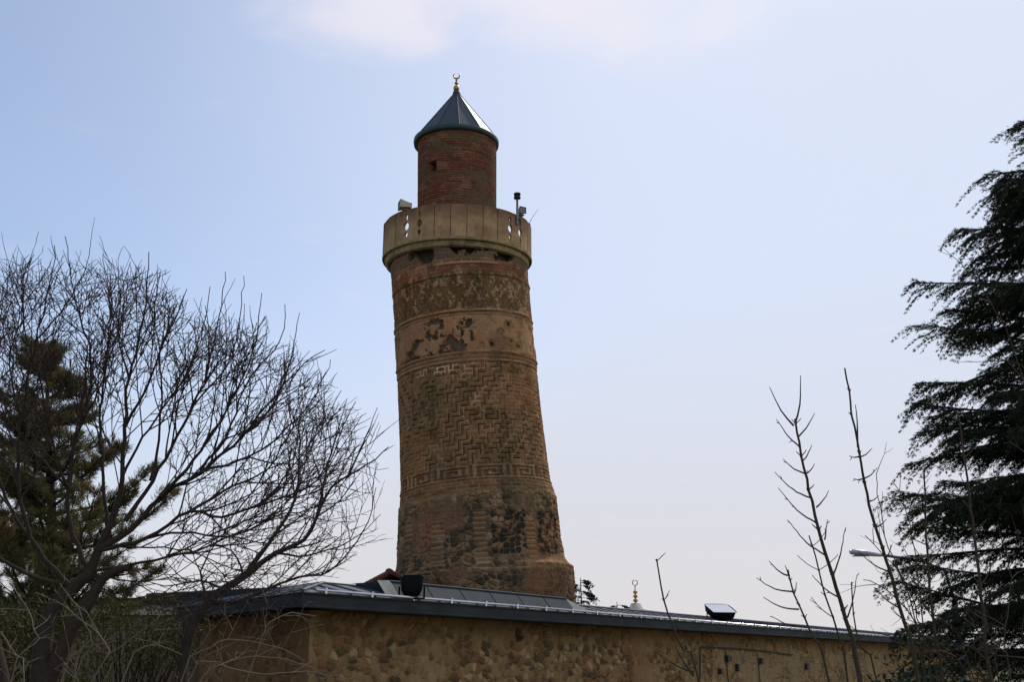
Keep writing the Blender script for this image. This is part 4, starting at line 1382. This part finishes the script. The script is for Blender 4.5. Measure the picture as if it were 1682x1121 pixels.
# ------------------------------------------------------------------ cedars
def cedar(name, label, X, Y, H, widths, seed, tips=(), dens=1.0, lod=1.0, z0=.6, mx=M_CEDAR, group=None):
    rng = np.random.default_rng(seed)
    e = empty(name, Vector((X, Y, 0)), label, 'tree', group)
    tr = Tubes(); n = 30
    tp = np.array([[X + .05 * math.sin(3 * t), Y, H * t] for t in np.linspace(0, 1, n)])
    tr.add(tp, np.linspace(.02 * H, .015, n), 9)
    P, D, L = [], [], []
    def needles(pts, dd, ln, k):
        m = len(pts)
        dirs = unit(dd)[None, None] * 1.0 + rng.normal(0, .30, (m, k, 3)) + np.array([0, 0, -.10])
        P.append(np.repeat(pts[:, None], k, 1).reshape(-1, 3) + rng.normal(0, .012, (m * k, 3))); D.append(dirs.reshape(-1, 3)); L.append(rng.uniform(.6, 1.15, m * k) * ln)
    nk = 11 if lod <= 1 else 7
    def branch(root, az, Lb, rise, droop):
        m = max(5, int(Lb / .105)); pts = [root]; dd = unit(np.array([math.cos(az), math.sin(az), rise]))
        for i in range(m):
            u = i / m
            dd = unit(dd + np.array([0, 0, -droop * (.4 + u) / m * 5]) + rng.normal(0, .025, 3)); pts.append(pts[-1] + dd * Lb / m)
        pts = np.array(pts)
        tr.add(pts, np.linspace(.012 + .012 * Lb, .006, len(pts)), 5)
        side = np.cross(dd, [0, 0, 1.0]); side = unit(side)
        for i in range(2, len(pts)):
            u = i / (len(pts) - 1)
            for s in (-1, 1):
                if rng.random() > .92 * dens: continue
                t = unit(pts[i] - pts[i - 1])
                l2 = (.22 + .62 * (1 - u) ** .8 * min(1, Lb / 2.2)) * rng.uniform(.6, 1.2)
                sd = unit(side * s * rng.uniform(.3, .9) + t * rng.uniform(.8, 1.3) + np.array([0, 0, rng.uniform(-.42, .04)]))
                k = max(3, int(l2 / .055 / lod)); q = [pts[i]]; d2 = sd
                for j in range(k):
                    d2 = unit(d2 + np.array([0, 0, -.035]) + rng.normal(0, .04, 3)); q.append(q[-1] + d2 * l2 / k)
                q = np.array(q); tr.add(q[::2] if len(q) > 4 else q, np.linspace(.006, .002, len(q[::2] if len(q) > 4 else q)), 3)
                needles(q[1:], d2, .080 * lod ** .5, nk)
                # hanging sprays below
                for _ in range(rng.integers(0, 3)):
                    j = rng.integers(1, len(q)); hd = unit(t * .8 + d2 * .5 + np.array([0, 0, rng.uniform(-.8, -.35)]))
                    l3 = rng.uniform(.14, .42); kk = max(3, int(l3 / .05 / lod))
                    hp = q[j][None] + hd[None] * np.linspace(.1, 1, kk)[:, None] * l3 + np.array([0, 0, -1.])[None] * (np.linspace(0, 1, kk)[:, None] ** 2) * l3 * .25
                    needles(hp, hd, .062 * lod ** .5, nk)
        needles(pts[-3:], dd, .10, 10)
    z = z0
    while z < H - .1:
        t = z / H; w = np.interp(t, *widths)
        for q in range(11 if lod <= 1 else 5):
            branch(np.array([X, Y, z + rng.uniform(-.12, .12)]), rng.uniform(0, 2 * math.pi), w * rng.uniform(.5, 1.0), rng.uniform(.0, .24), rng.uniform(.03, .09))
        z += rng.uniform(.34, .50) * (1.0 if t < .75 else .65)
    # the long boughs that make the outline, placed by where their ends are
    for tx, ty, dy in tips:
        tip = np.array(at(tx, ty, Y + dy))
        v = tip - np.array([X, Y, 0]); Lh = math.hypot(v[0], v[1]); az = math.atan2(v[1], v[0])
        branch(np.array([X, Y, tip[2] + Lh * .0]), az, max(.5, Lh - .34), .10, .038)
    tr.build('trunk', M_BARK, e)
    P, D, L = np.vstack(P), np.vstack(D), np.concatenate(L)
    blades(P, D, L, np.full(len(L), .0115 * lod), rng, 'crown', mx, e)
    return e
YC = 16.0
cx0 = at(1925, 1000, YC).x
ctop = at(1760, 175, YC).z
tips = [(1640, 210, -.3), (1592, 287, .2), (1600, 325, -.4), (1547, 378, -.2), (1577, 415, .5), (1482, 470, -.3), (1560, 500, .3), (1525, 548, .4), (1482, 566, -.5), (1470, 600, .1),
        (1487, 655, -.2), (1500, 690, .5), (1495, 728, -.5), (1540, 780, .4), (1475, 815, -.3), (1470, 873, .4), (1465, 915, -.2), (1480, 945, .6), (1435, 1000, -.4), (1440, 1035, .4), (1470, 1070, -.6), (1450, 1095, .2),
        (1655, 205, .2), (1660, 240, -.6), (1625, 345, .6), (1640, 300, -.8), (1600, 240 + 160, .8), (1560, 640, -1.2), (1540, 850, -1.4), (1530, 1010, -1.5), (1560, 455, -1.0), (1590, 700, -1.6), (1570, 920, -1.6), (1500, 980, -.9)]
cedar('cedar_tree', 'tall dark cedar with drooping tiered boughs at the right edge', cx0, YC, ctop,
      ([0, .12, .35, .6, .8, .9, .96, 1], [4.0, 4.0, 3.7, 3.0, 2.1, 1.4, .9, .3]), 51, tips)
d0 = at(953, 950, 50.0)
cedar('conifer', 'distant narrow conifer just right of the tower foot', d0.x, 50.0, d0.z, ([0, .5, .75, .9, 1], [1.4, 1.0, .75, .5, .15]), 52, dens=.8, lod=2.2, z0=2.2)
d0 = at(1013, 990, 55.0)
cedar('conifer', 'top of a distant conifer just left of the far dome', d0.x, 55.0, d0.z, ([0, .5, .8, 1], [1.6, 1.3, .9, .3]), 53, dens=.7, lod=2.4, z0=2.4)

# ------------------------------------------------------------------ upright leafless shoots on the right
def shoot(label, px, Y, r0, seed, long_left=1.0, gap=.30, start=.1, twl=.34, dy=0.0, m=M_SHOOT, extra=(), side=(), bigp=(.62, .38)):
    rng = np.random.default_rng(seed)
    pts = limb_pts(px, Y, dy)
    g0 = np.array([pts[0][0] + .02, Y, 0.0])
    pts = resample([g0] + pts, .07); pts += rng.normal(0, .0035, pts.shape)
    e = empty('sapling', Vector(g0), label, 'sapling', 'leafless saplings on the right')
    st = Tubes(); tws = []
    class tw:
        @staticmethod
        def add(*a):
            if len(a[0]) > 3 or not tws:
                tws.append(Tubes())
            tws[-1].add(*a)
    m_ = len(pts); rad = r0 * (1 - .82 * np.linspace(0, 1, m_)) + .0025
    st.add(pts, rad, 7)
    seg = np.linalg.norm(np.diff(pts, axis=0), axis=1); cum = np.concatenate([[0], np.cumsum(seg)])
    s = cum[-1] * start
    while s < cum[-1] - .04:
        i = min(max(1, np.searchsorted(cum, s)), m_ - 1); t = unit(pts[i] - pts[i - 1])
        for sd in (-1, 1):
            if rng.random() < .15: continue
            lean = np.array([sd * 1.0, rng.uniform(-.5, .5), 0])
            ang = R(rng.uniform(48, 70)); d = unit(t * math.cos(ang) + unit(lean) * math.sin(ang))
            big = rng.random() < (bigp[0] if sd < 0 else bigp[1])
            l = twl * (rng.uniform(.55, 1.15) * (long_left if sd < 0 else 1.0) if big else rng.uniform(.10, .25)) * (1 - .35 * s / cum[-1])
            k = 7; q = [pts[i]]; dd = d
            for j in range(k):
                dd = unit(dd + np.array([0, 0, .085]) + rng.normal(0, .03, 3)); q.append(q[-1] + dd * l / k)
            q = np.array(q); tw.add(q, np.linspace(min(rad[i] * .55, .0075), .0022, k + 1), 4)
            if big:
                for j in (3, 5):
                    if rng.random() < .6:
                        d3 = unit(dd + rng.normal(0, .6, 3)); tw.add(np.array([q[j], q[j] + d3 * .025, q[j] + d3 * .05]), [.003, .0025, .002], 3)
        # swollen node
        st.add(np.array([pts[i] - t * .012, pts[i], pts[i] + t * .012]), [rad[i] * .9, rad[i] * 1.3, rad[i] * .9], 6)
        s += gap * rng.uniform(.75, 1.25) * (1 - .3 * s / cum[-1])
    for (x0, y0, x1, y1) in side:
        a0, a1 = np.array(at(x0, y0, Y)), np.array(at(x1, y1, Y)); a1[1] += rng.uniform(-.12, .12)
        l = np.linalg.norm(a1 - a0); md = (a0 + a1) / 2 + np.array([0, 0, -.10 * l])
        q = resample([a0, md, a1], .03); q += rng.normal(0, .0015, q.shape)
        tw.add(q, np.linspace(.0062, .0022, len(q)), 5)
        for j in range(len(q) // 3, len(q), 2):
            if rng.random() < .5:
                d3 = unit(q[j] - q[j - 1]) + rng.normal(0, .5, 3); tw.add(np.array([q[j], q[j] + unit(d3) * .012, q[j] + unit(d3) * .026]), [.003, .0028, .0015], 4)
    for q in extra:
        q = resample([np.array(at(x, y, Y)) for x, y in q], .06); tw.add(q, np.linspace(.0075, .0025, len(q)), 5)
    st.build('stem', m, e)
    for q in tws: q.build('side_twig', m, e)
    return e
shoot('sapling with long curved side twigs and a forked tip, left of the lamp', [(1412, 1121), (1390, 1020), (1345, 870), (1322, 770), (1306, 697), (1308, 690)], 7.0, .021, 61, 1.1, .30, .42, bigp=(0, 0),
      side=[(1314, 735, 1272, 692), (1322, 778, 1292, 751), (1331, 818, 1270, 777), (1341, 860, 1284, 798), (1355, 912, 1288, 857), (1379, 982, 1335, 945), (1311, 718, 1335, 682), (1318, 757, 1341, 726), (1325, 778, 1342, 760), (1341, 834, 1354, 810), (1354, 887, 1367, 850), (1370, 942, 1391, 866), (1392, 1015, 1414, 945)],
      extra=[[(1306, 697), (1314, 665), (1315, 617)], [(1304, 700), (1283, 675), (1264, 636)]])
shoot('straight whip of a sapling with only short side twigs, crossing the lamp arm', [(1510, 1121), (1485, 1020), (1455, 920), (1428, 830), (1412, 745), (1400, 680), (1387, 605)], 7.2, .018, 62, .5, .28, .42, twl=.16, bigp=(0, 0),
      side=[(1411, 752, 1434, 736), (1411, 751, 1394, 750), (1417, 788, 1433, 773), (1416, 787, 1402, 787), (1427, 825, 1438, 817), (1441, 866, 1451, 855), (1455, 918, 1465, 895), (1460, 940, 1412, 905), (1478, 1000, 1438, 965)],
      extra=[[(1409, 735), (1408, 690), (1405, 665)]])
shoot('low sapling with three left side twigs leaning in front of the wall', [(1362, 1121), (1330, 1040), (1305, 975), (1295, 938)], 6.8, .012, 63, 1.2, .2, .6, twl=.24, bigp=(0, 0),
      side=[(1296, 947, 1258, 924), (1304, 973, 1249, 948), (1312, 1002, 1256, 981), (1325, 1030, 1275, 1014), (1296, 945, 1294, 928), (1305, 975, 1316, 955)])
shoot('thin forked shoot between the two tall saplings', [(1392, 1121), (1374, 1035), (1350, 960), (1335, 900), (1328, 880)], 7.3, .010, 64, 1.0, .26, .75, twl=.3)
shoot('upright sapling with bushy twigs before the cedar edge', [(1548, 1121), (1535, 1030), (1524, 930), (1520, 830), (1519, 768)], 7.6, .016, 65, 1.3, .16, .55, twl=.32)
shoot('tall olive stem in front of the dark cedar boughs', [(1628, 1121), (1614, 1000), (1600, 870), (1586, 770), (1574, 680)], 7.4, .017, 66, .6, .22, .45, twl=.25)
shoot('bare curved whip in front of the wall right of the tower', [(1148, 1121), (1122, 1068), (1098, 1010), (1086, 965), (1079, 922)], 6.5, .010, 67, .8, .3, .80, twl=.10,
      extra=[[(1140, 1112), (1118, 1080), (1108, 1058)], [(1140, 1105), (1112, 1095), (1075, 1070)]])
shoot('short dark whip before the wall at the foot of the tall saplings', [(1440, 1121), (1412, 1060), (1402, 1010), (1398, 960)], 7.6, .010, 68, 1.2, .2, .7, twl=.2)
arching('bare_shrub', 'brown leafless shrub of fine crossing twigs before the cedar at lower right', 1640, 7.5,
        [([(1600, 1121), (1560, 1050), (1520, 1000), (1490, 960)], .2), ([(1640, 1121), (1620, 1060), (1590, 1010), (1570, 950)], .2), ([(1660, 1121), (1650, 1050), (1660, 950), (1640, 860)], .4),
         ([(1690, 1121), (1680, 1040), (1690, 940), (1680, 830)], -.2), ([(1600, 1121), (1550, 1080), (1500, 1060), (1440, 1040)], .2), ([(1700, 1121), (1640, 1080), (1590, 1060), (1560, 1020)], -.3)], 71, M_SHOOT)
arching('bare_shrub', 'thin brown shoots fanning out behind the lamp arm', 1520, 8.2,
        [([(1520, 1121), (1500, 1000), (1460, 900), (1445, 830), (1440, 780)], .2), ([(1530, 1121), (1500, 990), (1470, 930), (1420, 880)], .2), ([(1520, 1121), (1510, 960), (1490, 850), (1470, 790)], .1),
         ([(1540, 1121), (1480, 990), (1440, 960), (1420, 955)], -.1)], 72, M_SHOOT, cfg=dict(cfgS, start=.6, maxlvl=2))
arching('bare_shrub', 'pale leafless twigs high in front of the upper cedar boughs', 1700, 7.0,
        [([(1700, 1000), (1690, 700), (1660, 560), (1610, 470), (1585, 440)], .2), ([(1710, 1000), (1700, 700), (1680, 600), (1640, 590), (1620, 570)], .2), ([(1720, 1000), (1710, 650), (1690, 500), (1670, 430)], .2)], 73, M_SHOOT,
        cfg=dict(cfgS, start=.72, maxlvl=2), r0=.008)
sc_ = at(1545, 1110, 11.0)
leafy('evergreen_shrub', 'dark low evergreen shrub at the foot of the cedar', (sc_.x, 11.0, sc_.z - .55), .75, .5, .40, 10000, 43, m=M_CEDAR, leaf=.09)
